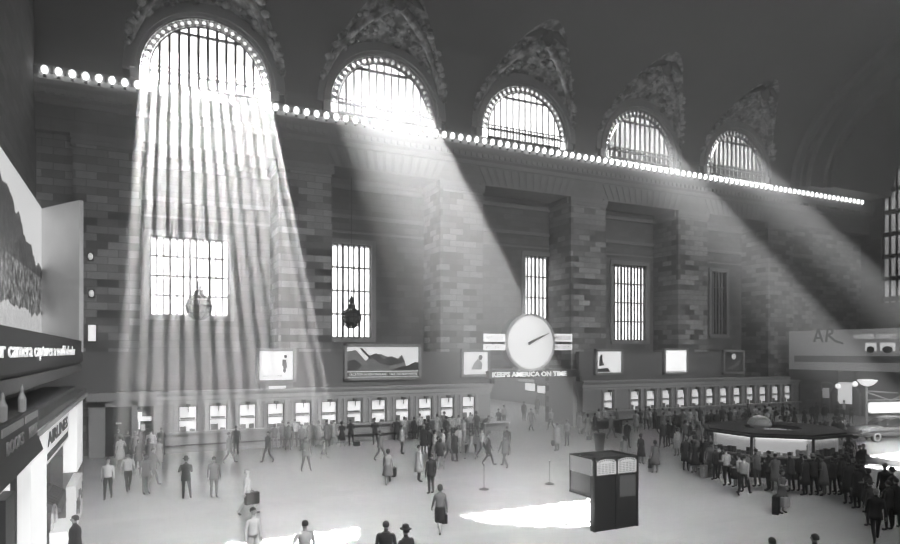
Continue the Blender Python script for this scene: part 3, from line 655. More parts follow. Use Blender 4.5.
for p_, xx in ((p1, kx0+.51), (p2, kx0+1.43)):
    m = MB()
    for i in range(6):
        for j in range(5):
            m.box(xx-.36+j*.15, ky0-.046, 2.0+i*.06, xx-.36+j*.15+.1, ky0-.04, 2.02+i*.06)
    for t in range(9):
        a = pi*(.15+.7*t/8); m.box(xx+.36*cos(a)-.025, ky0-.046, 2.31+.12*sin(a), xx+.36*cos(a)+.025, ky0-.04, 2.35+.12*sin(a))
    m.build('printed_lines', mat('printed grey', .12), p_)
MB().box(kx0+.01, ky0+.78, 1.2, kx0+.04, ky1-.08, 1.9).box(kx0+.01, ky0+.24, 1.2, kx0+.03, ky0+.78, 1.9).build('side_glass', mat('grey display glass', .3, .15), r)
MB().box(kx0-.02, ky0+.22, 1.14, kx0+.06, ky1, 1.2).build('side_rail', BLACK, r)
MB().box(kx0+1.1, ky0-.02, 1.1, kx0+1.82, ky0-.005, 1.85).build('front_glass', mat('front display glass', .09, .15), r)
# ------------------------------------------------------------------ rope stands
def stand(px, py, label):
    x, y, _ = floor_pt(px, py); h = 1.02
    r = empty('rope_stand', (x, y, 0), label, 'stand')
    MB().lathe([(.22, 0), (.22, .03), (.12, .05), (.04, .09)], (x, y, 0), 16).build('base', DARKM, r)
    MB().lathe([(.022, .08), (.022, h)], (x, y, 0), 8).build('pole', mat('chrome pole', .7, .25, .8), r)
    MB().lathe([(.03, 0), (.05, .03), (.03, .07), (.005, .1)], (x, y, h), 8).build('knob', mat('chrome pole', .7), r)
stand(484, 489.5, 'thin chrome rope stand on sunlit floor, left of the pair'); stand(549.5, 484, 'thin chrome rope stand on sunlit floor, right of the pair')
# litter bin
x, y, _ = floor_pt(599.5, 450.5); r = empty('litter_bin', (x, y, 0), 'black round litter bin standing just behind the kiosk', 'bin')
MB().lathe([(.26, 0), (.34, 1.0), (.36, 1.02), (.36, 1.06)], (x, y, 0), 18).build('body', BLACK, r); MB().lathe([(.36, 1.06), (.3, 1.1), (.1, 1.12)], (x, y, 0), 18).build('lid', DARKM, r)
# writing desks
def desk(px, py, w_, label, top, dark, h=1.05):
    x, y, _ = floor_pt(px, py); r = empty('writing_desk', (x, y, 0), label, 'desk')
    MB().box(x-w_/2, y-.45, h-.06, x+w_/2, y+.45, h).build('desk_top', top, r, bevel=.01)
    for sx in (-1, 1): MB().box(x+sx*(w_/2-.12)-.05, y-.38, 0, x+sx*(w_/2-.12)+.05, y+.38, h-.06).build('leg', dark, r)
    MB().box(x-w_/2+.1, y-.02, .4, x+w_/2-.1, y+.04, h-.06).build('modesty_panel', dark, r)
desk(495, 436, 2.2, 'pale topped writing desk at the right end of the left counter', WHITEP, GREYP)
desk(604, 434, 3.0, 'dark writing desk in front of the first right ticket window', WOODD, WOODD)
desk(668, 428, 2.6, 'dark writing desk among the queue at the right ticket windows', WOODD, WOODD)
# ------------------------------------------------------------------ information booth (octagon)
bx, by = 30.6, 23.6; R8 = 3.55
def octo(R, n=8, ph=pi/8): return [(bx+R*cos(2*pi*i/n+ph), by+R*sin(2*pi*i/n+ph)) for i in range(n)]
def ringz(m, Ra, Rb, z0, z1):
    A, B = octo(Ra), octo(Rb)
    for i in range(8):
        j = (i+1) % 8; q = [A[i], A[j], B[j], B[i]]
        m.loft([[(p[0], p[1], z0) for p in q], [(p[0], p[1], z1) for p in q]])
r = empty('information_booth', (bx, by, 0), 'low eight-sided black booth with lit glass cases, ringed by a crowd', 'booth')
m = MB(); ringz(m, R8, R8-.7, 0, 1.0); m.build('counter_base', BLACK, r)
MB().lathe([(2.3, .0), (2.3, 1.0), (2.25, 1.02)], (bx, by, 0), 24).build('inner_cabinet', BLACK, r)
m = MB(); ringz(m, R8+.06, R8-.74, 1.0, 1.07); m.build('counter_top', mat('booth marble top', .3, .3), r)
m = MB(); ringz(m, R8+.14, R8-2.1, 1.98, 2.1); ringz(m, R8-.1, R8-2.1, 2.1, 2.18); m.build('canopy', BLACK, r)
O = octo(R8-.02)
for i in range(8):
    a, b_ = Vector(O[i]+(0,)), Vector(O[(i+1) % 8]+(0,)); d = (b_-a); L = d.length; d.normalize(); nn = Vector((d.y, -d.x, 0)); c = (a+b_)/2
    if nn.dot(c-Vector((bx, by, 0))) < 0: nn = -nn
    cc = c-nn*.3
    MB().obox((cc.x, cc.y), (d.x, d.y), (nn.x, nn.y), L/2-.18, .03, 1.9, 1.97).build('light_tube', emit_mat('fluorescent tube', 2.2), r)
    cc = c-nn*.42
    MB().obox((cc.x, cc.y), (d.x, d.y), (nn.x, nn.y), L/2-.22, .02, 1.1, 1.86).build('display_back', emit_mat('display back %d' % (i % 3), (.25, .4, .12)[i % 3]), r)
    m = MB(); cc = c-nn*.2
    rn = random.Random(i)
    for t in range(8):
        q = cc+d*(-L/2+.35+t*(L-.7)/7); m.obox((q.x, q.y), (d.x, d.y), (nn.x, nn.y), .09, .06, 1.07, 1.07+rn.uniform(.15, .4))
    m.build('goods', mat('booth goods %d' % (i % 2), (.55, .08)[i % 2]), r)
    MB().box(a.x-.05, a.y-.05, 1.07, a.x+.05, a.y+.05, 1.98).build('post', DARKM, r)
MB().lathe([(.9, 0), (.9, 1.0), (.3, 1.1), (.25, 2.0), (.6, 2.1), (.62, 2.25), (.5, 2.5), (.25, 2.65), (.02, 2.7)], (bx+.5, by+1.2, 0), 20).build('centre_lamp', mat('white dome', .8), r, True)
# ------------------------------------------------------------------ west balcony sign, openings
XG = 58.0; ya = on_x(789, XG); 
r = empty('billboard', (XG, ya-7, 4.3), 'long pale billboard with two huge letters and small pictures along the right balcony', 'billboard')
SGN = mat('pale glowing billboard paint', .85, nscale=.5, emis=.07)  # faint glow stands in for the sunbeam falling on the panel
MB().box(XG, ya-14, 4.5, XG+.4, ya, 8.25).build('panel', SGN, r)
MB().box(XG-.04, ya-14, 5.25, XG, ya-.6, 5.85).build('lower_band', mat('grey billboard band', .22), r)
def gx(px): return on_x(px, XG-.05)
LT = mat('billboard dark letters', .03)
def strokes(pts, wd):
    m = MB()
    for (p, q) in pts:
        a = Vector((XG-.06, gx(p[0]), 0)); b2 = Vector((XG-.06, gx(q[0]), 0)); a.z = zat(p[1], XG, a.y); b2.z = zat(q[1], XG, b2.y)
        d = (b2-a).normalized(); s_ = Vector((0, -d.z, d.y))*wd
        m.add([a+s_, a-s_, b2-s_*.8, b2+s_*.8]+[v+Vector((.05, 0, 0)) for v in (a+s_, a-s_, b2-s_*.8, b2+s_*.8)], [(0,1,2,3),(7,6,5,4),(0,4,5,1),(1,5,6,2),(2,6,7,3),(3,7,4,0)])
    return m
strokes([((814, 342), (818, 329)), ((818, 329), (822.5, 342)), ((815.5, 338), (821, 338))], .1).build('lettering', LT, r)
strokes([((826, 342), (827.5, 329)), ((827.5, 329), (832, 329.5)), ((832, 329.5), (832.5, 333)), ((832.5, 333), (828, 335)), ((828, 335), (835, 341)), ((835, 341), (843, 343.5))], .1).build('lettering', LT, r)
lettering('WONDER COUNTY', .6, (XG-.03, gx(874), zat(336.5, XG, gx(874))), '-x', emit_mat('billboard white letters', .5), r, abs(gx(852)-gx(895)))
for (pa, pb) in ((865, 876), (880, 895)):
    y0, y1 = gx(pa), gx(pb); MB().box(XG-.03, y0, zat(351, XG, y0), XG, y1, zat(343, XG, y0)).build('small_picture', emit_mat('billboard picture', .8), r)
    m = MB(); yy = (y0+y1)/2; m.ball((XG-.05, yy, zat(349.5, XG, yy)), .02, abs(y1-y0)*.38, .3, 10, 6); m.build('small_picture_figures', LT, r)
struct(MB().box(XG, 15, 3.5, XG+6, ya, 4.5).build('wall_balcony_west', mat('balcony grey', .12)))
struct(MB().box(XG+5, 15, 0, XG+5.4, YF, 3.5).build('wall_under_balcony', mat('under balcony wall', .1)))
struct(MB().box(59.6, YF, 0, 64, YF+1.2, 7).build('wall_balcony_return', WALLM))
def sign_at(px, py, w_, h_, X, label, glow):
    y = on_x(px, X); z = zat(py, X, y); r = empty('lit_sign', (X, y, z), label, 'sign')
    MB().box(X, y-w_/2-.06, z-h_/2-.06, X+.12, y+w_/2+.06, z+h_/2+.06).build('frame', DARKM, r)
    MB().box(X-.03, y-w_/2, z-h_/2, X, y+w_/2, z+h_/2).build('face', emit_mat('lit face %.1f' % glow, glow), r)
sign_at(812, 393, .7, 1.0, XG+4.8, 'small dim lit case below billboard, leftmost of three', .3)
sign_at(826, 393, .7, 1.0, XG+4.8, 'small dim lit case below billboard, middle of three', .3)
sign_at(845, 393, 1.4, 2.1, XG+4.8, 'bright white poster panel below billboard, rightmost of three', .9)
for px, i, w_ in ((812, 0, 'left'), (826, 1, 'middle'), (845, 2, 'right')):
    X = XG+4.9; y = on_x(px, X)
    m = MB(); rw_ = 1.25 if i < 2 else 1.5
    rings = []
    for t in range(13):
        a = pi*t/12; rings.append([(X-.1, y+rw_*cos(a), 2.2+1.0*sin(a)), (X-.1, y+(rw_-.2)*cos(a), 2.2+.85*sin(a)), (X+.05, y+(rw_-.2)*cos(a), 2.2+.85*sin(a)), (X+.05, y+rw_*cos(a), 2.2+1.0*sin(a))])
    m.loft(rings)
    for s in (-1, 1): m.box(X-.1, y+s*rw_-.08, 0, X+.05, y+s*rw_+.08, 2.2)
    struct(m.build('trim_%d' % (60+i), mat('arch stone grey', .3)))
for px, py, q in ((838, 386, 'left'), (855, 384, 'right')):
    X = XG-.5; y = on_x(px, X); z = zat(py, X, y)
    r = empty('globe_lamp', (X, y, z), 'small bright globe lamp under the billboard, %s of two' % q, 'lamp')
    MB().ball((X, y, z), .24, .24, .24, 10, 8).build('globe', emit_mat('globe lamp', 1.6), r, True); MB().tube([(X, y, z+.22), (X, y, 4.5)], .03, 5).build('stem', BLACK, r); MB().box(X-.1, y-.1, 4.38, XG, y+.1, 4.5).build('bracket', BLACK, r)
# ------------------------------------------------------------------ car show platform
px_, py_, _ = floor_pt(925, 457); pc = (px_, py_)
r = empty('car_platform', (pc[0], pc[1], 0), 'round brightly lit white display platform under a car at the right edge', 'platform')
MB().lathe([(5.0, 0), (5.0, .32), (4.9, .38)], (pc[0], pc[1], 0), 64).build('drum', mat('platform side', .35), r)
MB().lathe([(4.88, .38), (4.85, .4)], (pc[0], pc[1], 0), 64).build('top', mat('platform white top', .85, .3), r)
# lighting gantry: pole, bowl, braces, bright reflector panels
gp = floor_pt(866.5, 440, 0.4); 
r = empty('display_gantry', (gp[0], gp[1], 0), 'white pole frame with crossed braces and bowl lamp over the car', 'frame')
rt = Vector((CA, -SA, 0)); rt = Vector((.97, -.24, 0)).normalized()
G = Vector(gp); zc = depth(G.x, G.y); zt_ = CH-(386-HZ)/F*zc
MB().tube([(G.x, G.y, .38), (G.x, G.y, zt_)], .07, 8).build('pole', WHITEP, r)
MB().lathe([(.1, 0), (.35, .12), (.55, .34), (.58, .42), (.2, .46)], (G.x+.1, G.y, zt_-.02), 20).build('bowl_lamp', emit_mat('bowl lamp', 1.1), r, True)
z1_ = CH-(391-HZ)/F*zc; z2_ = CH-(401-HZ)/F*zc
E = G+rt*6.0; Mid = G+rt*3.0
m = MB(); 
for a, b2 in (((G.x, G.y, z1_), (Mid.x-rt.x*.8, Mid.y, z1_-.15)), ((G.x+.1, G.y, z1_-.1), (G.x+rt.x*1.9, G.y+rt.y*1.9, z2_)), ((G.x+rt.x*1.9, G.y+rt.y*1.9, z2_), (E.x-rt.x*1.5, E.y-rt.y*1.5, z1_+.3)), ((G.x, G.y, z2_+.05), (E.x, E.y, z2_+.05))): m.tube([a, b2], .05, 6)
m.build('brace', WHITEP, r)
MB().tube([(E.x, E.y, .38), (E.x, E.y, zt_)], .07, 8).build('pole', WHITEP, r)
q = G+rt*3.2+Vector((.24, .97, 0))*.4
z3_ = CH-(403-HZ)/F*zc; z4_ = CH-(414-HZ)/F*zc
m = MB(); n = 14
m.obox((q.x, q.y), (rt.x, rt.y), (-rt.y, rt.x), 2.6, .15, z4_, z3_); m.build('light_box', emit_mat('gantry light box', 1.5), r, bevel=.12)
# car
def make_car():
    r = empty('car', (0, 0, 0), 'dark rounded motor car shown on the bright round platform at right edge', 'car')
    L, W = 5.2, 1.86
    secs = [(-2.6, .42, .62, .70), (-2.5, .35, .78, .84), (-2.0, .3, .9, .91), (-1.0, .28, .98, .93), (-.6, .28, 1.0, .93), (.6, .28, 1.0, .93), (1.5, .28, .98, .93), (2.2, .32, .93, .91), (2.55, .4, .85, .84), (2.62, .48, .7, .7)]
    rings = []
    for x, zb, zt, hw in secs:
        rings.append([(x, -hw*.9, zb), (x, -hw, zb+.15), (x, -hw, zt-.16), (x, -hw*.88, zt-.03), (x, -hw*.45, zt+.03), (x, 0, zt+.05), (x, hw*.45, zt+.03), (x, hw*.88, zt-.03), (x, hw, zt-.16), (x, hw, zb+.15), (x, hw*.9, zb)])
    b = MB().loft(rings); o = b.build('body', mat('dark car paint', .3, .12, spec=.9), r, True)
    cab = [(-.95, 1.0, .84, .02), (-.35, 1.42, .72, .3), (.2, 1.52, .7, .4), (.9, 1.5, .7, .4), (1.5, 1.28, .74, .3), (1.9, 1.0, .82, .02)]
    rings = [[(x, -hw, .96), (x, -hw*.96, .96+h*.5), (x, -hw*.8, z), (x, 0, z+.03), (x, hw*.8, z), (x, hw*.96, .96+h*.5), (x, hw, .96)] for x, z, hw, h in cab]
    MB().loft(rings).build('cabin', mat('car glass', .04, .08, spec=.9), r, True)
    rf = [(-.3, 1.43), (.2, 1.53), (.9, 1.52), (1.45, 1.32)]
    MB().loft([[(x, -.62, z), (x, -.3, z+.05), (x, .3, z+.05), (x, .62, z), (x, .6, z-.05), (x, -.6, z-.05)] for x, z in rf]).build('roof', mat('white car roof', .7, .2), r, True)
    for sx in (-1.65, 1.6):
        for sy in (-1, 1):
            wh = MB(); wh.loft([[(sx+rr*cos(2*pi*j/24), sy*yy, .34+rr*sin(2*pi*j/24)) for j in range(24)] for rr, yy in ((.2, .72), (.33, .74), (.34, .84), (.3, .95), (.21, .955))])
            wo = wh.build('wheel', mat('tyre rubber', .02, .8), r, True)
            MB().loft([[(sx+rr*cos(2*pi*j/20), sy*yy, .34+rr*sin(2*pi*j/20)) for j in range(20)] for rr, yy in ((.29, .957), (.22, .962), (.215, .958))]).build('white_wall', mat('whitewall', .7), wo)
            MB().loft([[(sx+rr*cos(2*pi*j/20), sy*yy, .34+rr*sin(2*pi*j/20)) for j in range(20)] for rr, yy in ((.2, .955), (.14, .975), (.04, .99))]).build('hub_cap', mat('chrome', .8, .1, 1.0), wo, True)
    MB().tube([(-2.66, -.85, .48), (-2.74, -.5, .46), (-2.76, 0, .46), (-2.74, .5, .46), (-2.66, .85, .48)], .07, 8).build('bumper', mat('chrome', .8, .1, 1.0), r, True)
    for sy in (-1, 1): MB().ball((-2.56, sy*.62, .74), .07, .11, .11, 10, 8).build('headlamp', mat('headlamp glass', .8, .1), r, True)
    MB().box(-2.3, -.945, .68, 2.3, -.93, .72).build('side_trim', mat('chrome', .8), r)
    return r
car = make_car(); wx = floor_pt(877.5, 442.5, .4)
ang = radians(-14)
car.rotation_euler.z = ang
car.location = (wx[0]+1.65*cos(ang)-.95*sin(-ang)*-1*0-(-.95)*(-sin(ang))*1, wx[1]+1.65*sin(ang)+.95*cos(ang), .4)
# ------------------------------------------------------------------ PEOPLE
def cloth(v): return mat('cloth %.2f' % v, v*.8, .9, nscale=9, var=.15, spec=.08)
SKIN = mat('skin', .36, .6); HAIRD = mat('dark hair', .025, .6); HAIRG = mat('grey hair', .3, .7); EYE = mat('eye', .02, .3); SHOE = mat('shoe leather', .02, .4)
def body_mesh(name, pose, female):
    J = {}; E = []; slot = {}
    def j(n, p, r, par=None, s=0, root=False):
        J[n] = (Vector(p), r if isinstance(r, tuple) else (r, r), root)
        if par: E.append((par, n, s))
    sw = .165 if female else .195; hw = .095 if female else .09
    lean = pose.get('lean', 0); 
    def L(p): # lean torso forward about the hip
        v = Vector(p); d = v.z-.95
        return (v.x, v.y-d*sin(lean), .95+d*cos(lean)) if d > 0 else tuple(v)
    j('pel', (0, 0, .97), (.155, .115) if female else (.145, .11), None, 0, True)
    j('spi', L((0, 0, 1.13)), (.115, .095) if female else (.14, .105), 'pel', 1)
    j('che', L((0, -.01, 1.33)), (.145, .115) if female else (.17, .12), 'spi', 1)
    j('nb', L((0, .005, 1.465)), (.075, .065), 'che', 1)
    j('nk', L((0, -.005, 1.53)), .05, 'nb', 0); j('h0', L((0, -.02, 1.585)), (.06, .072), 'nk', 0); j('h1', L((0, -.015, 1.66)), (.074, .092), 'h0', 0); j('h2', L((0, -.005, 1.73)), (.055, .065), 'h1', 0)
    for sd, sx in (('l', 1), ('r', -1)):
        a = pose['arm_'+sd]; sh = L((sx*sw, 0, 1.425)); el = L(tuple(Vector((sx*sw, 0, 1.425))+Vector((sx*a[0][0], a[0][1], a[0][2])))); wr = tuple(Vector(el)+Vector((sx*a[1][0], a[1][1], a[1][2])))
        j('s'+sd, sh, (.062, .06), 'che', 1); j('m'+sd, tuple((Vector(sh)*.5+Vector(el)*.5)), .05, 's'+sd, 1); j('e'+sd, el, .042, 'm'+sd, 1); j('f'+sd, tuple(Vector(el)*.6+Vector(wr)*.4), .04, 'e'+sd, 2); j('w'+sd, wr, .027, 'f'+sd, 2)
        d = (Vector(wr)-Vector(el)).normalized(); j('p'+sd, tuple(Vector(wr)+d*.075), (.042, .018), 'w'+sd, 0)
        g = pose['leg_'+sd]; hp = (sx*hw, 0, .92); kn = (sx*hw+sx*g[0][0], g[0][1], g[0][2]); an = (sx*hw+sx*g[1][0], g[1][1], g[1][2])
        j('hp'+sd, hp, (.1, .105), 'pel', 3); j('t'+sd, tuple(Vector(hp)*.5+Vector(kn)*.5), .085, 'hp'+sd, 3); j('k'+sd, kn, .062, 't'+sd, 3); j('c'+sd, tuple(Vector(kn)*.6+Vector(an)*.4), .06, 'k'+sd, 3); j('a'+sd, an, .04, 'c'+sd, 3)
        ft = g[2] if len(g) > 2 else (0, -.17, -.05); j('b'+sd, (an[0]+ft[0]*.5, an[1]+ft[1]*.5, an[2]+ft[2]*.9), (.042, .035), 'a'+sd, 4); j('o'+sd, (an[0]+ft[0], an[1]+ft[1], an[2]+ft[2]), (.04, .028), 'b'+sd, 4)
    segs = []
    bm = bmesh.new(); lay = bm.verts.layers.skin.verify(); V = {}
    for n, (p, r, root) in J.items():
        v = bm.verts.new(p); v[lay].radius = r; v[lay].use_root = root; V[n] = v
    for a, b_, s in E: bm.edges.new((V[a], V[b_])); segs.append((J[a][0], J[b_][0], s, max(J[a][1])))
    # fingers and thumbs: own chains rooted in the palm
    for sd, sx in (('l', 1), ('r', -1)):
        w_, p_ = J['w'+sd][0], J['p'+sd][0]; d = (p_-w_).normalized(); side = d.cross(Vector((sx, 0, 0))); side = side.normalized() if side.length > .1 else Vector((0, 1, 0)); nrm_ = d.cross(side).normalized()
        if nrm_.x*sx > 0: nrm_ = -nrm_
        for i, (o_, ln) in enumerate(((-.028, .075), (-.01, .085), (.01, .08), (.028, .06))):
            a0 = p_+side*o_; a1 = a0+d*ln*.55+nrm_*.006; a2 = a0+d*ln*.85+nrm_*.022; a3 = a0+d*ln*1.02+nrm_*.042
            pv = None
            for q, (pt, rr) in enumerate(((a0, .010), (a1, .009), (a2, .0085), (a3, .007))):
                v = bm.verts.new(pt); v[lay].radius = (rr, rr); v[lay].use_root = q == 0
                if pv is not None: bm.edges.new((pv, v))
                pv = v
        t0 = w_+d*.03-side*.02; pv = None
        for q, (pt, rr) in enumerate(((t0, .013), (t0-side*.03+d*.03+nrm_*.012, .012), (t0-side*.04+d*.065+nrm_*.022, .009))):
            v = bm.verts.new(pt); v[lay].radius = (rr, rr); v[lay].use_root = q == 0
            if pv is not None: bm.edges.new((pv, v))
            pv = v
        segs.append((p_, p_+d*.09, 0, .03))
    me = bpy.data.meshes.new(name); bm.to_mesh(me); bm.free()
    o = bpy.data.objects.new('tmp', me); COL.objects.link(o)
    s = o.modifiers.new('s', 'SKIN'); s.use_smooth_shade = True; s.branch_smoothing = .6
    u = o.modifiers.new('u', 'SUBSURF'); u.levels = 2
    dg = bpy.context.evaluated_depsgraph_get(); dg.update(); res = bpy.data.meshes.new_from_object(o.evaluated_get(dg)); bpy.data.objects.remove(o); bpy.data.meshes.remove(me)
    bm = bmesh.new(); bm.from_mesh(res)
    for f in bm.faces:
        c = f.calc_center_median(); best, bs = 1e9, 0
        for a, b_, sl, rr in segs:
            ab = b_-a; t = max(0, min(1, (c-a).dot(ab)/ab.length_squared)); dd = (c-(a+ab*t)).length-rr*.5
            if dd < best: best, bs = dd, sl
        f.material_index = bs; f.smooth = True
    # face: nose, ears, eyes, mouth in the same mesh
    hc = J['h1'][0]
    def blob(c, sx, sy, sz, mi):
        r_ = bmesh.ops.create_uvsphere(bm, u_segments=8, v_segments=6, radius=1, matrix=Matrix.Translation(c) @ Matrix.Diagonal((sx, sy, sz, 1)))
        for v in r_['verts']:
            for f in v.link_faces: f.material_index = mi; f.smooth = True
    blob(hc+Vector((0, -.092, -.02)), .012, .02, .024, 0)
    blob(hc+Vector((0, -.082, -.058)), .022, .008, .006, 5)
    for sx in (-1, 1):
        blob(hc+Vector((sx*.074, .005, -.01)), .012, .02, .032, 0); blob(hc+Vector((sx*.028, -.082, .004)), .011, .009, .008, 5)
    bm.to_mesh(res); bm.free(); res.name = name
    idx = [p.material_index for p in res.polygons]
    res.materials.clear()
    for m_ in (SKIN, cloth(.1), cloth(.1), cloth(.1), SHOE, EYE): res.materials.append(m_)
    res.polygons.foreach_set('material_index', idx)
    return res, {k: J[k][0].copy() for k in J}
AD = ((.05, .01, -.29), (.02, -.04, -.25))          # arm hanging
AF = ((.04, .0, -.27), (-.06, -.24, -.02))          # forearm forward, at counter
AB = ((.1, .03, -.27), (-.14, -.12, .12))           # hand raised to chest
AHIP = ((.17, .06, -.24), (-.13, -.05, -.2))
AS1 = ((.04, -.1, -.27), (.02, -.11, -.22)); AS2 = ((.04, .1, -.27), (.02, .03, -.25))
LS = ((.01, -.01, .5), (.02, .02, .09)); LW1 = ((.0, -.2, .53), (.0, -.3, .12), (0, -.17, .0)); LW2 = ((.0, .05, .52), (.0, .32, .16), (0, -.13, -.11))
LA = ((.05, -.01, .5), (.1, .02, .09))
POSES = {'stand': dict(arm_l=AD, arm_r=AD, leg_l=LS, leg_r=LS), 'walk': dict(arm_l=AS1, arm_r=AS2, leg_l=LW2, leg_r=LW1), 'counter': dict(arm_l=AF, arm_r=AF, leg_l=LS, leg_r=LA, lean=.12),
         'fold': dict(arm_l=AB, arm_r=AF, leg_l=LS, leg_r=LA), 'hips': dict(arm_l=AHIP, arm_r=AD, leg_l=LA, leg_r=LS), 'carry': dict(arm_l=AD, arm_r=AB, leg_l=LA, leg_r=LS),
         'bend': dict(arm_l=AF, arm_r=AF, leg_l=LS, leg_r=LA, lean=.75), 'apart': dict(arm_l=AD, arm_r=AF, leg_l=((.06, -.02, .5), (.14, -.05, .09)), leg_r=((.06, .0, .5), (.14, .06, .09)))}
BM = {}
for sx in (False, True):
    for pn, po in POSES.items(): BM[(pn, sx)] = body_mesh('body %s' % pn, po, sx)
def ell(cx, cy, z, rx, ry, n=20, wob=0): return [(cx+rx*cos(2*pi*i/n)*(1+wob*cos(5*2*pi*i/n)), cy+ry*sin(2*pi*i/n)*(1+wob*cos(5*2*pi*i/n)), z) for i in range(n)]
def lean_pt(p, lean):
    d = p[2]-.95; return (p[0], p[1]-d*sin(lean), .95+d*cos(lean)) if d > 0 else p
CM = {}
def cl_mesh(kind, pose):
    key = (kind, pose)
    if key in CM: return CM[key]
    lean = POSES[pose].get('lean', 0); m = MB()
    if kind == 'jacket': rings = [(.78, .2, .165), (.9, .195, .155), (1.05, .175, .14), (1.15, .168, .135), (1.3, .195, .15), (1.4, .2, .13), (1.46, .12, .085), (1.5, .075, .07)]; w = 0
    elif kind == 'shirt': rings = [(.96, .168, .135), (1.03, .165, .13), (1.15, .158, .128), (1.3, .185, .14), (1.4, .19, .12), (1.46, .11, .08), (1.49, .065, .062)]; w = 0
    elif kind == 'skirt': rings = [(.48, .27, .25), (.52, .268, .248), (.7, .23, .205), (.88, .195, .16), (1.0, .165, .13), (1.1, .135, .112)]; w = .05
    elif kind == 'narrow_skirt': rings = [(.44, .18, .17), (.6, .19, .17), (.85, .195, .16), (1.0, .165, .13), (1.1, .135, .112)]; w = 0
    elif kind == 'dress': rings = [(.46, .26, .24), (.7, .225, .2), (.9, .19, .155), (1.08, .138, .115), (1.15, .135, .115), (1.3, .165, .14), (1.4, .17, .12), (1.45, .1, .075)]; w = .04
    elif kind == 'coat': rings = [(.5, .25, .22), (.7, .235, .2), (.95, .205, .165), (1.15, .175, .145), (1.3, .2, .155), (1.4, .205, .135), (1.46, .12, .09), (1.5, .075, .07)]; w = .02
    R = [ell(0, 0, z, rx, ry, 20, w if z < .9 else 0) for z, rx, ry in rings]
    if pose == 'walk' and kind in ('skirt', 'narrow_skirt', 'dress', 'coat'):
        R = [[(x, y*(1+max(0, .95-z)*.55), z) for x, y, z in rr] for rr in R]
    m.loft([[lean_pt(p, lean) for p in rr] for rr in R])
    CM[key] = m.data(kind, None, smooth=True); CM[key].materials.append(SKIN); return CM[key]
def head_mesh(kind, pose):
    key = (kind, pose)
    if key in CM: return CM[key]
    hc = BM[(pose, False)][1]['h1']; m = MB()
    if kind == 'hair':
        rings = []
        for i, (z, k) in enumerate(((-.03, .98), (.0, 1.03), (.04, 1.04), (.075, .88), (.1, .55), (.112, .15))):
            rings.append([(hc.x+.082*k*cos(a), hc.y+.016+(.098 if sin(a) > 0 else (.03 if z < .03 else .088))*k*sin(a), hc.z+z) for a in [2*pi*t/18 for t in range(18)]])
        m.loft(rings)
    elif kind == 'long_hair':
        rings = []
        for i, (z, k) in enumerate(((-.11, .75), (-.08, 1.05), (-.02, 1.18), (.04, 1.15), (.085, .95), (.11, .55), (.122, .15))):
            rings.append([(hc.x+.085*k*cos(a), hc.y+.02+(.1 if sin(a) > 0 else (.02 if z < .03 else .09))*k*sin(a), hc.z+z) for a in [2*pi*t/18 for t in range(18)]])
        m.loft(rings)
    elif kind == 'hat': m.lathe([(.05, -.005), (.15, -.012), (.155, 0), (.09, .01), (.09, .05), (.08, .1), (.05, .115), (.01, .1)], (hc.x, hc.y+.005, hc.z+.055), 20, True, .92, 1.08)
    elif kind == 'cap': m.lathe([(.086, -.01), (.092, .01), (.1, .035), (.07, .06), (.01, .065)], (hc.x, hc.y+.01, hc.z+.05), 18, True, .95, 1.15); m.add([(hc.x-.06, hc.y-.07, hc.z+.05), (hc.x+.06, hc.y-.07, hc.z+.05), (hc.x+.04, hc.y-.15, hc.z+.035), (hc.x-.04, hc.y-.15, hc.z+.035), (hc.x-.06, hc.y-.07, hc.z+.06), (hc.x+.06, hc.y-.07, hc.z+.06), (hc.x+.04, hc.y-.15, hc.z+.045), (hc.x-.04, hc.y-.15, hc.z+.045)], [(0,3,2,1),(4,5,6,7),(0,1,5,4),(1,2,6,5),(2,3,7,6),(3,0,4,7)])
    if POSES[pose].get('lean', 0) > .5: pass
    CM[key] = m.data(kind, None, smooth=True); CM[key].materials.append(SKIN); return CM[key]
def setmats(o, ms):
    for i, m_ in enumerate(ms): o.material_slots[i].link = 'OBJECT'; o.material_slots[i].material = m_
LABELS = set()
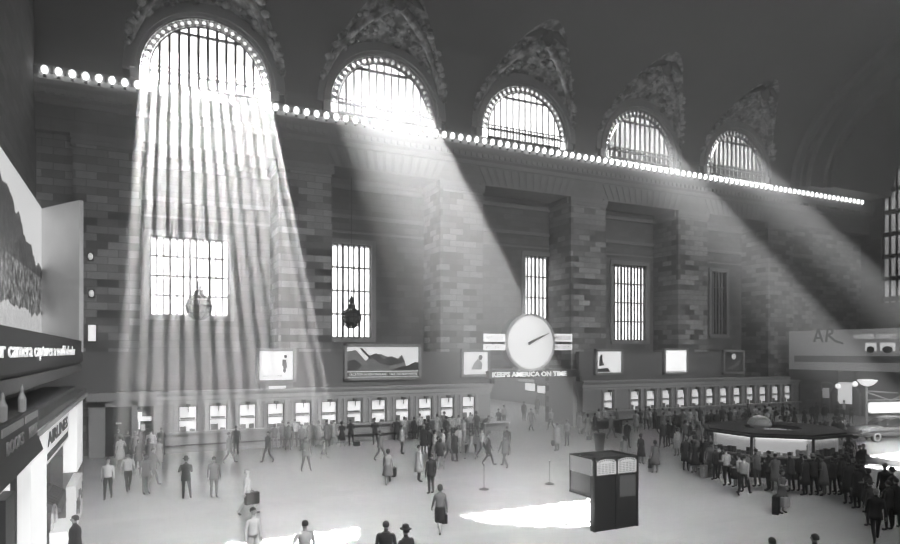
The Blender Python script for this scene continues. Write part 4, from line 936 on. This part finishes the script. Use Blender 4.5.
def person(px, py, pose='stand', head=0, top=.1, bot=.05, wear='jacket', hd='hair', label='', sc=1.0, short=False, female=None, group=None, zf=0.0, world=None):
    if female is None: female = wear in ('skirt', 'dress', 'narrow_skirt')
    x, y, z = world if world else floor_pt(px, py, zf)
    if (px < 490 or px > 597) and y > 42.25: y = 42.25; x = on_y(px, y)
    for (qx, qy, qr) in ((30.6, 23.6, 4.05), (pc[0], pc[1], 5.35)):
        dx, dy = x-qx, y-qy; dl = sqrt(dx*dx+dy*dy)
        if dl < qr: x, y = qx+dx/dl*qr, qy+dy/dl*qr
    o = bpy.data.objects.new('person', BM[(pose, female)][0]); COL.objects.link(o); o.location = (x, y, z); o.rotation_euler.z = radians(head)
    s = sc*(.955 if female else 1.0); o.scale = (s, s, s)
    T, B = cloth(top), cloth(bot)
    legs = SKIN if female else B
    setmats(o, [SKIN, T, SKIN if (short or wear == 'dress') else T, legs, SHOE, EYE])
    def kid(nm, me, m_):
        c = bpy.data.objects.new(nm, me); COL.objects.link(c); c.parent = o; setmats(c, [m_])
    if wear in ('jacket', 'shirt', 'coat', 'dress'): kid(wear, cl_mesh(wear, pose), T)
    else: kid('blouse', cl_mesh('shirt', pose), T); kid('skirt', cl_mesh(wear, pose), B)
    hm = {'hair': HAIRD, 'long_hair': HAIRD, 'grey': HAIRG, 'hat': HAIRD, 'light_hat': cloth(.45), 'dark_hat': cloth(.04), 'cap': cloth(.08), 'white_cap': cloth(.7)}
    if hd in ('hat', 'light_hat', 'dark_hat'):
        kid('hair', head_mesh('hair', pose), HAIRD); kid('hat', head_mesh('hat', pose), hm[hd])
    elif hd in ('cap', 'white_cap'): kid('hair', head_mesh('hair', pose), HAIRD); kid('cap', head_mesh('cap', pose), hm[hd])
    else: kid('hair', head_mesh('long_hair' if (female or hd == 'long_hair') else 'hair', pose), hm[hd])
    if label in LABELS: print('DUP', label)
    LABELS.add(label); tag(o, label, 'person', group)
    return o
def bag_mesh(w, d, h, name='bag'):
    m = MB(); m.box(-w/2, -d/2, 0, w/2, d/2, h); me = m.data(name); return me
def bag(px, py, zb, w, h, v, label, name='suitcase', rot=0, d=.2, foot=None):
    """zb: height of underside; position from the pixel of the foot point beneath it."""
    x, y, _ = floor_pt(px, py); r = empty(name, (x, y, zb), label, name.replace('_', ' '))
    m = MB(); m.box(x-w/2, y-d/2, zb, x+w/2, y+d/2, zb+h); b = m.build('case_body' if name == 'suitcase' else 'bag_body', cloth(v), r, bevel=.03)
    MB().tube([(x-.08, y, zb+h-.01), (x-.07, y, zb+h+.06), (x+.07, y, zb+h+.06), (x+.08, y, zb+h-.01)], .012, 6).build('handle', SHOE, r)
    r.rotation_euler.z = radians(rot); return r
exec(open('/dev/null').read()) if False else None
P = person
# --- people one by one: px, foot py, pose, heading(0 = towards the viewer's wall), top, trousers/skirt shade ...
P(108, 500, 'walk', -5, .75, .03, 'shirt', 'hair', 'person in white shirt and black trousers walking forward, nearest the left stands')
P(128, 492, 'walk', 10, .72, .04, 'shirt', 'hair', 'person in white short-sleeved shirt and dark trousers with jacket on arm', short=True)
P(146, 494, 'stand', 20, .2, .2, 'jacket', 'hair', 'person in grey suit walking just right of two white shirts')
P(153, 486, 'walk', 60, .13, .1, 'jacket', 'hair', 'person in dark grey jacket close behind the grey suit near the left doors')
P(186, 499, 'fold', 170, .035, .035, 'jacket', 'dark_hat', 'person in black suit and hat standing alone with back to the viewer')
P(214, 498, 'stand', 160, .16, .15, 'jacket', 'hair', 'person in grey suit standing alone, next right of the black suit and hat')
P(229, 464, 'walk', 90, .2, .16, 'jacket', 'hair', 'person in grey jacket passing in front of the third left ticket window')
P(236, 455, 'stand', 180, .07, .07, 'jacket', 'hair', 'person in dark suit facing the ledge at third left ticket window')
P(268, 463, 'walk', -60, .12, .14, 'jacket', 'hair', 'person in dark jacket striding away from the fourth left ticket window')
P(247, 516, 'walk', 90, .6, .55, 'shirt', 'grey', 'person in pale clothes hurrying past with a black bag')
P(253, 569, 'stand', 30, .8, .75, 'shirt', 'hair', 'person dressed in white, cut by lower edge below the black bag')
P(305, 587, 'hips', 190, .55, .5, 'shirt', 'hair', 'person in light shirt with elbow out on the bright floor, lower edge')
P(306, 471, 'apart', 0, .15, .1, 'jacket', 'hair', 'person in open dark jacket and pale tie with legs apart, centre left floor')
P(324, 459, 'walk', 90, .3, .05, 'skirt', 'hair', 'small child in pale top beside the queue, left centre', sc=.62)
P(342, 447, 'counter', 180, .05, .04, 'dress', 'long_hair', 'person in black dress at the ledge, beside a black suit')
P(351, 446, 'counter', 180, .04, .04, 'jacket', 'hair', 'person in black suit at the ledge, right of black dress')
P(334, 445, 'counter', 180, .35, .3, 'coat', 'long_hair', 'person in light coat at the ledge, left of black dress', female=True)
P(375, 445, 'counter', 180, .06, .05, 'jacket', 'dark_hat', 'person in dark suit and hat alone at the ledge, centre of left counter')
P(380, 461, 'walk', 90, .28, .22, 'jacket', 'hair', 'person in grey suit striding past, above the patterned skirt')
P(402, 454, 'fold', 60, .72, .04, 'jacket', 'hair', 'person in white jacket with camera strap and dark trousers, arms folded')
P(388, 485, 'walk', 160, .35, .2, 'skirt', 'long_hair', 'person in pale blouse and full grey skirt carrying a dark shopping bag')
P(419, 482, 'stand', 80, .65, .04, 'coat', 'hair', 'person in long white coat standing at the open centre floor')
P(431, 494, 'stand', 190, .035, .035, 'jacket', 'hair', 'person in black suit, right of the long white coat')
P(440, 534, 'walk', 175, .2, .045, 'narrow_skirt', 'long_hair', 'person in grey blouse and dark skirt walking away, centre foreground', female=True)
P(386, 590, 'stand', 150, .035, .03, 'jacket', 'hair', 'bareheaded person in black jacket cut by the lower edge', sc=1.02)
P(406, 596, 'stand', 200, .035, .03, 'jacket', 'dark_hat', 'person in black jacket and hat cut by the lower edge')
P(464, 443, 'stand', 90, .75, .7, 'jacket', 'hair', 'person all in white suit among the queue right of centre')
P(453, 441, 'counter', 180, .75, .06, 'shirt', 'hair', 'person in white shirt at ledge, left of the white suit')
P(471, 436, 'counter', 180, .72, .1, 'shirt', 'hair', 'person in white shirt at ledge, right of the white suit')
P(482, 458, 'walk', 90, .6, .04, 'shirt', 'hair', 'person in white shirt and dark trousers half hidden by a black jacket')
P(488, 466, 'walk', 60, .04, .04, 'jacket', 'hair', 'person in black jacket stepping out, left of grey suited walker')
P(505, 468, 'walk', 190, .17, .17, 'jacket', 'hair', 'person in plain grey suit walking alone, right of the black jacket')
P(507, 456, 'stand', 180, .05, .1, 'shirt', 'hair', 'person in dark waistcoat directly behind the plain grey suit')
P(471, 460, 'walk', -80, .4, .3, 'dress', 'long_hair', 'person in light dress carrying a square black bag')
P(483, 437, 'bend', 90, .05, .05, 'jacket', 'hair', 'person in black bending over bags near the pale desk')
P(499, 431, 'counter', -60, .15, .12, 'jacket', 'hair', 'person in grey jacket leaning on the pale writing desk')
P(504, 426, 'stand', 0, .7, .2, 'shirt', 'hair', 'person in white shirt standing behind the pale writing desk')
P(524, 421, 'stand', 0, .06, .06, 'jacket', 'hair', 'person in dark suit at the mouth of the passage, left')
P(531, 431, 'walk', 10, .3, .12, 'jacket', 'hair', 'person in light grey jacket walking out of the passage')
P(537, 414, 'stand', 0, .07, .07, 'coat', 'hair', 'person in dark coat far inside the passage, left of two')
P(549.5, 412, 'stand', 180, .06, .06, 'coat', 'hair', 'person in dark coat far inside the passage, right of two')
P(551, 431, 'walk', -70, .7, .12, 'shirt', 'hair', 'person in white shirt taking a long step before the passage')
P(557, 451, 'stand', 190, .5, .35, 'coat', 'hair', 'person in long pale coat with dark bag, left of trousered companion')
P(567, 446, 'stand', 180, .3, .06, 'shirt', 'hair', 'person in grey shirt and dark trousers beside the long pale coat', short=True)
P(580, 434, 'stand', 0, .3, .3, 'dress', 'long_hair', 'person in grey dress, left end of group by first dark desk')
P(588, 437, 'stand', 120, .25, .3, 'dress', 'long_hair', 'person in patterned dress in the group by first dark desk')
P(583, 424, 'stand', 0, .03, .03, 'jacket', 'hair', 'person in black behind the group by first dark desk, left')
P(591, 426, 'stand', 0, .04, .04, 'coat', 'hair', 'person in black coat behind the group by first dark desk, right')
P(595, 437, 'walk', 90, .1, .08, 'coat', 'hair', 'person in dark coat, right end of group by first dark desk')
P(611, 439, 'walk', 90, .3, .28, 'jacket', 'light_hat', 'person in pale grey suit striding right, past the litter bin')
P(627, 448, 'hips', 0, .04, .04, 'jacket', 'hair', 'person in black jacket and white shirt front facing viewer behind the kiosk')
P(624, 467, 'stand', 170, .3, .25, 'dress', 'long_hair', 'person in striped dress seen over the kiosk top')
P(641, 464, 'stand', 100, .06, .06, 'dress', 'long_hair', 'person in dark sleeveless dress just right of the kiosk')
P(655, 473, 'stand', 160, .2, .2, 'dress', 'long_hair', 'person in long mottled grey dress with a small child, right of kiosk')
P(650, 472, 'stand', 170, .12, .12, 'dress', 'long_hair', 'small child holding on to the mottled grey dress', sc=.5)
P(668, 447, 'stand', 180, .045, .045, 'jacket', 'hair', 'person in black suit with a bag, left of pale skirted companion')
P(677, 456, 'stand', 170, .7, .5, 'skirt', 'long_hair', 'person in white blouse and pale skirt beside a black suit')
P(636, 432, 'stand', 150, .5, .35, 'dress', 'long_hair', 'person in pale dress waiting left of the dark desk queue')
P(744, 496, 'walk', 100, .7, .035, 'shirt', 'hair', 'person in white shirt and black trousers stepping along in front of the booth')
P(727, 486, 'counter', 175, .75, .03, 'shirt', 'hair', 'person in bright white shirt leaning on the left face of the booth', short=True)
P(757, 487, 'counter', 175, .2, .18, 'jacket', 'hair', 'person in grey suit leaning on the front of the booth')
P(782, 513, 'fold', 10, .14, .12, 'dress', 'long_hair', 'person in dark dress standing by luggage in front of the booth')
P(791, 492, 'counter', 180, .08, .05, 'jacket', 'hair', 'person in dark jacket leaning on booth directly behind the luggage')
P(885, 511, 'stand', 150, .03, .03, 'jacket', 'grey', 'broad grey-haired person in black jacket against the bright platform', sc=1.06)
P(876, 543, 'walk', 130, .03, .03, 'jacket', 'grey', 'grey-haired person in black walking, lowest at the right edge')
P(862, 503, 'stand', 160, .04, .04, 'jacket', 'cap', 'person in peaked cap and black coat against the bright platform')
P(857, 509, 'stand', 170, .05, .05, 'coat', 'hair', 'person in long black coat, left of the peaked cap')
P(896, 528, 'stand', 150, .03, .03, 'coat', 'hair', 'person in black coat at the extreme right edge')
P(815, 606, 'stand', 180, .04, .04, 'jacket', 'hair', 'person whose dark head alone shows at lower edge, right of two')
P(772, 611, 'stand', 160, .04, .04, 'jacket', 'hair', 'person whose dark head alone shows at lower edge, left of two')
P(75, 580, 'stand', -100, .035, .03, 'coat', 'hair', 'person in dark coat at the glass case, lower left corner')
P(30, 572, 'stand', -90, .03, .03, 'coat', 'hair', 'person in dark coat by the lit newsstand at lower left corner') if False else None
# --- crowds
ORD = ['first', 'second', 'third', 'fourth', 'fifth', 'sixth', 'seventh', 'eighth', 'ninth', 'tenth', 'eleventh', 'twelfth', 'thirteenth', 'fourteenth', 'fifteenth', 'sixteenth', 'seventeenth', 'eighteenth', 'nineteenth', 'twentieth',
       'twenty-first', 'twenty-second', 'twenty-third', 'twenty-fourth', 'twenty-fifth', 'twenty-sixth', 'twenty-seventh', 'twenty-eighth', 'twenty-ninth', 'thirtieth', 'thirty-first', 'thirty-second', 'thirty-third', 'thirty-fourth', 'thirty-fifth', 'thirty-sixth', 'thirty-seventh', 'thirty-eighth', 'thirty-ninth', 'fortieth']
def shade(v): return 'black' if v < .055 else 'dark grey' if v < .15 else 'grey' if v < .32 else 'pale' if v < .6 else 'white'
NAMEW = {'jacket': 'suit', 'shirt': 'shirt', 'coat': 'coat', 'dress': 'dress', 'skirt': 'blouse and skirt', 'narrow_skirt': 'blouse and skirt'}
def crowd(lst, where, seed, group, base_head=180, jig=40, poses=('stand', 'counter', 'fold', 'carry', 'hips'), sc=1.0):
    rnd = random.Random(seed); lst = sorted(lst, key=lambda q: q[0])
    for i, q in enumerate(lst):
        px, py, k = q[:3]
        if k == 'd': top, bot, wear = rnd.choice([(.035, .03, 'jacket'), (.05, .04, 'coat'), (.07, .05, 'jacket'), (.05, .05, 'dress')])
        elif k == 'w': top, bot, wear = rnd.choice([(.75, .05, 'shirt'), (.7, .12, 'shirt'), (.72, .3, 'skirt'), (.65, .65, 'dress')])
        elif k == 'g': top, bot, wear = rnd.choice([(.18, .15, 'jacket'), (.25, .1, 'jacket'), (.3, .25, 'dress'), (.22, .2, 'coat')])
        else: top, bot, wear = (.45, .3, 'coat')
        fem = wear in ('dress', 'skirt') or rnd.random() < .15
        hd = 'long_hair' if fem else rnd.choice(['hair', 'hair', 'hair', 'grey', 'hat', 'light_hat'])
        px += rnd.uniform(-1.5, 1.5); py += rnd.uniform(-2, 2)
        P(px, py, rnd.choice(poses), base_head+rnd.uniform(-jig, jig), top, bot, wear, hd, 'person in %s %s, %s from left %s' % (shade(top), NAMEW[wear], ORD[i], where), sc=sc*rnd.uniform(.9, 1.06), female=fem, short=rnd.random() < .4 and wear == 'shirt', group=group)
crowd([(122, 466, 'w'), (119, 456, 'd'), (127, 452, 'd'), (134, 462, 'g'), (140, 452, 'd'), (137, 470, 'd'), (146, 456, 'd'), (152, 462, 'w'), (158, 468, 'g'), (161, 452, 'd'), (149, 473, 'd')],
      'in the huddle before the left doors', 1, 'people before the left doors')
crowd([(275, 449, 'g'), (283, 447, 'g'), (289, 449, 'd'), (296, 447, 'w'), (301, 450, 'g'), (311, 446, 'g'), (318, 447, 'g'), (326, 446, 'g')], 'along the ledge of middle left windows', 2, 'people at the middle left windows')
crowd([(397, 440, 'd'), (404, 440, 'w'), (413, 439, 'd'), (419, 438, 'w'), (425, 440, 'd'), (429, 443, 'd'), (437, 438, 'w'), (444, 439, 'g'), (460, 437, 'w'), (477, 436, 'd'), (447, 446, 'd')], 'along the ledge of last left windows', 3, 'people at the last left windows')
crowd([(424, 455, 'd'), (430, 459, 'd'), (434, 462, 'w'), (438, 466, 'd'), (443, 460, 'w'), (448, 463, 'g'), (453, 461, 'd'), (446, 452, 'd'), (457, 454, 'w'), (441, 469, 'd')], 'in the knot at centre of floor', 4, 'people in the centre knot', 90, 90, ('stand', 'walk', 'fold', 'carry'))
E1 = [(598, 428, 'w'), (606, 428, 'w'), (616, 427, 'g'), (641, 430, 'd'), (646, 429, 'g'), (651, 428, 'w'), (655, 430, 'd'), (661, 428, 'w'), (664, 431, 'g'), (670, 427, 'w'), (676, 429, 'd'), (682, 431, 'g'), (685, 427, 'w'), (690, 428, 'w'), (696, 430, 'w'), (701, 427, 'd'), (706, 432, 'd'), (711, 430, 'd'), (716, 433, 'd'), (722, 428, 'd'), (729, 429, 'd'), (735, 427, 'w'), (740, 428, 'g'), (745, 431, 'd'), (751, 432, 'd')]
crowd(E1, 'along the nearer right windows', 5, 'people at the nearer right windows')
E2 = [(749, 426, 'd'), (755, 425, 'w'), (759, 427, 'w'), (764, 426, 'd'), (769, 425, 'w'), (773, 427, 'w'), (777, 428, 'd'), (782, 426, 'd'), (786, 428, 'w'), (790, 425, 'd'), (795, 428, 'd'), (766, 432, 'w'), (779, 433, 'w'), (787, 434, 'd')]
crowd(E2, 'along the farthest right windows', 6, 'people at the farthest right windows')
F1 = [(662, 450, 'd'), (673, 446, 'd'), (684, 445, 'g'), (690, 447, 'd'), (697, 455, 'g'), (699, 447, 'd'), (707, 450, 'd'), (712, 453, 'd'), (716, 449, 'd'), (705, 441, 'd'), (713, 440, 'd')]
crowd(F1, 'between kiosk and booth', 7, 'people between kiosk and booth')
G1 = [(687, 470, 'd'), (692, 472, 'd'), (696, 474, 'd'), (700, 469, 'd'), (704, 472, 'd'), (708, 475, 'w'), (712, 478, 'g'), (716, 481, 'd'), (719, 474, 'w'), (722, 481, 'd'), (710, 468, 'w'), (705, 463, 'w'), (715, 466, 'g'), (700, 462, 'g')]
crowd(G1, 'crowding the left face of the booth', 8, 'people at the left face of the booth', 150, 50)
H1 = [(740, 492, 'w'), (735, 488, 'd'), (748, 488, 'g'), (768, 490, 'd'), (776, 490, 'g'), (800, 493, 'd'), (806, 494, 'd'), (813, 495, 'd'), (819, 494, 'd'), (825, 496, 'g'), (831, 495, 'd'), (837, 493, 'd'), (842, 497, 'd'), (848, 503, 'd'), (853, 499, 'd'), (846, 490, 'd'), (852, 489, 'd'), (868, 512, 'd'), (891, 514, 'd'), (870, 528, 'd'), (887, 532, 'd')]
crowd(H1, 'around the front of the booth', 9, 'people at the front of the booth', 180, 30, ('stand', 'counter', 'counter', 'fold'))
I1 = [(744, 441, 'd'), (749, 442, 'w'), (754, 443, 'w'), (759, 441, 'g'), (763, 444, 'w'), (768, 442, 'w'), (773, 444, 'w'), (779, 443, 'w'), (785, 441, 'g'), (789, 439, 'd'), (806, 446, 'd'), (811, 444, 'd'), (815, 448, 'd'), (819, 445, 'w'), (823, 448, 'd'), (826, 443, 'd'), (831, 452, 'w'), (834, 445, 'd'), (837, 449, 'w'), (841, 455, 'w'), (846, 450, 'w'), (850, 455, 'w'), (843, 444, 'd'), (838, 438, 'g'), (850, 445, 'd')]
crowd(I1, 'behind the booth', 10, 'people behind the booth', 0, 60)
J1 = [(826, 462, 'w'), (831, 464, 'g'), (836, 467, 'd'), (841, 468, 'w'), (847, 465, 'w'), (852, 467, 'w'), (836, 476, 'd'), (846, 476, 'd'), (842, 480, 'd'), (850, 481, 'd')]
crowd(J1, 'between booth and bright platform', 11, 'people between booth and platform', -60, 60)
crowd([(838, 421, 'd'), (843, 420, 'w'), (850, 422, 'd'), (812, 424, 'd'), (818, 422, 'd'), (826, 423, 'd'), (805, 426, 'd')], 'under the billboard arches', 12, 'people under the billboard', 0, 80)
# --- bags
bag(252, 516, .45, .55, .45, .02, 'black bag held by the pale hurrying person', 'travel_bag', 20)
bag(394, 484, .35, .34, .42, .03, 'dark shopping bag held by the person in full grey skirt', 'shopping_bag', 60)
bag(470.5, 457, .25, .75, .5, .02, 'square black bag in front of the light dress, centre right', 'travel_bag', 10)
bag(357, 446, 0, .4, .3, .03, 'black bag on the floor beside the black suit at ledge', 'travel_bag', 0)
bag(444, 533.5, .35, .28, .32, .02, 'dark handbag carried by walking person in centre foreground', 'handbag', 80)
bag(707, 477, 0, .8, .62, .45, 'large pale suitcase on the floor at the left of the booth', 'suitcase', 5, .26)
bag(776, 514, 0, .4, .7, .03, 'dark upright suitcase left of the person in dark dress', 'suitcase', 30, .25)
bag(785, 515, .3, .35, .38, .45, 'pale parcel held in front of the dark dress by the booth', 'parcel', 0, .2)
bag(664, 448, .3, .35, .3, .03, 'dark briefcase held by the black suit right of kiosk', 'briefcase', 40, .12)
bag(553, 452, .4, .35, .3, .04, 'dark bag at the left side of the long pale coat', 'travel_bag', 60)
bag(589, 440, 0, .35, .28, .03, 'small dark bag on floor left of the litter bin', 'travel_bag', 10)
# ------------------------------------------------------------------ HAZE
m = bpy.data.materials.new('hall haze'); m.use_nodes = True; nt = m.node_tree; nt.nodes.remove(nt.nodes['Principled BSDF'])
o_ = [n for n in nt.nodes if n.type == 'OUTPUT_MATERIAL'][0]; vsn = nt.nodes.new('ShaderNodeVolumeScatter'); vsn.inputs['Color'].default_value = (1, 1, 1, 1)
vsn.inputs['Density'].default_value = .0105; vsn.inputs['Anisotropy'].default_value = .77; nt.links.new(vsn.outputs[0], o_.inputs['Volume'])
hz = MB().box(XE-.5, YN-.4, -.2, XW+.7, BK+.55, 39.5).build('haze', m)
ext = MB().box(18.2, BK, -.1, 42.2, 84.2, 6.5).build('tmp', m); bo = hz.modifiers.new('b', 'BOOLEAN'); bo.operation = 'UNION'; bo.solver = 'EXACT'; bo.object = ext
dg = bpy.context.evaluated_depsgraph_get(); dg.update(); me = bpy.data.meshes.new_from_object(hz.evaluated_get(dg)); hz.modifiers.clear(); hz.data = me; bpy.data.objects.remove(ext)
tag(hz, 'thin smoky haze filling the whole hall and showing the sunbeams', 'haze', None, 'stuff')
# ------------------------------------------------------------------ LIGHT
sun = bpy.data.lights.new('sun', 'SUN'); sun.energy = 720; sun.angle = radians(.35); so = bpy.data.objects.new('sun', sun); COL.objects.link(so)
so.location = (5, 100, 100); so.rotation_euler = Vector((-.05, -1.0857, -1.14)).to_track_quat('-Z', 'Y').to_euler()
W = bpy.data.worlds.new('world'); SC.world = W; W.use_nodes = True; bg = W.node_tree.nodes['Background']; bg.inputs[0].default_value = (1, 1, 1, 1); bg.inputs[1].default_value = 2.4
def area(name, loc, tgt, sx, sy, e, spread=180):
    l = bpy.data.lights.new(name, 'AREA'); l.shape = 'RECTANGLE'; l.size = sx; l.size_y = sy; l.energy = e; l.spread = radians(spread); o = bpy.data.objects.new(name, l); COL.objects.link(o); o.location = loc
    o.rotation_euler = (Vector(tgt)-Vector(loc)).to_track_quat('-Z', 'Y').to_euler(); return o
for k, xc in enumerate(WC): area('north window fill', (xc, YN+.3, 25.5), ((2, 26, 0), (9, 27, 0), (15, 34, 0), (xc, 22, 0), (xc, 22, 0))[k], 7.5, 4.5, (4800, 6000, 1800, 60, 30)[k], (75, 60, 60, 75, 75)[k])  # added unseen fill lights standing for north windows, aimed at the floor
for k in (1, 2, 3, 4): area('north window fill high', (WC[k], YN+.3, 25.5), (WC[k]+3, D, (11, 11, 6, 6)[k-1]), 7.5, 4.5, (1400, 2600, 4200, 3200)[k-1], (48, 48, 54, 54)[k-1])  # more added fill, aimed to brighten the south wall and far crowd
area('passage lamps', (31, 66, 6.2), (31, 66, 0), 12, 24, 1500)
area('under balcony lamps', (60, 34, 3.3), (60, 34, 0), 4, 12, 60)
sp_ = bpy.data.lights.new('car display lamp', 'SPOT'); sp_.energy = 2600; sp_.spot_size = radians(75); sp_.shadow_soft_size = .3; so2 = bpy.data.objects.new('car display lamp', sp_); COL.objects.link(so2); so2.location = (pc[0], pc[1], 6.5); so2.rotation_euler = (0, 0, 0)
SC.cycles.volume_bounces = 0; SC.cycles.max_bounces = 6; SC.cycles.diffuse_bounces = 4; SC.cycles.sample_clamp_indirect = 4; SC.cycles.transparent_max_bounces = 12
SC.cycles.use_denoising = True
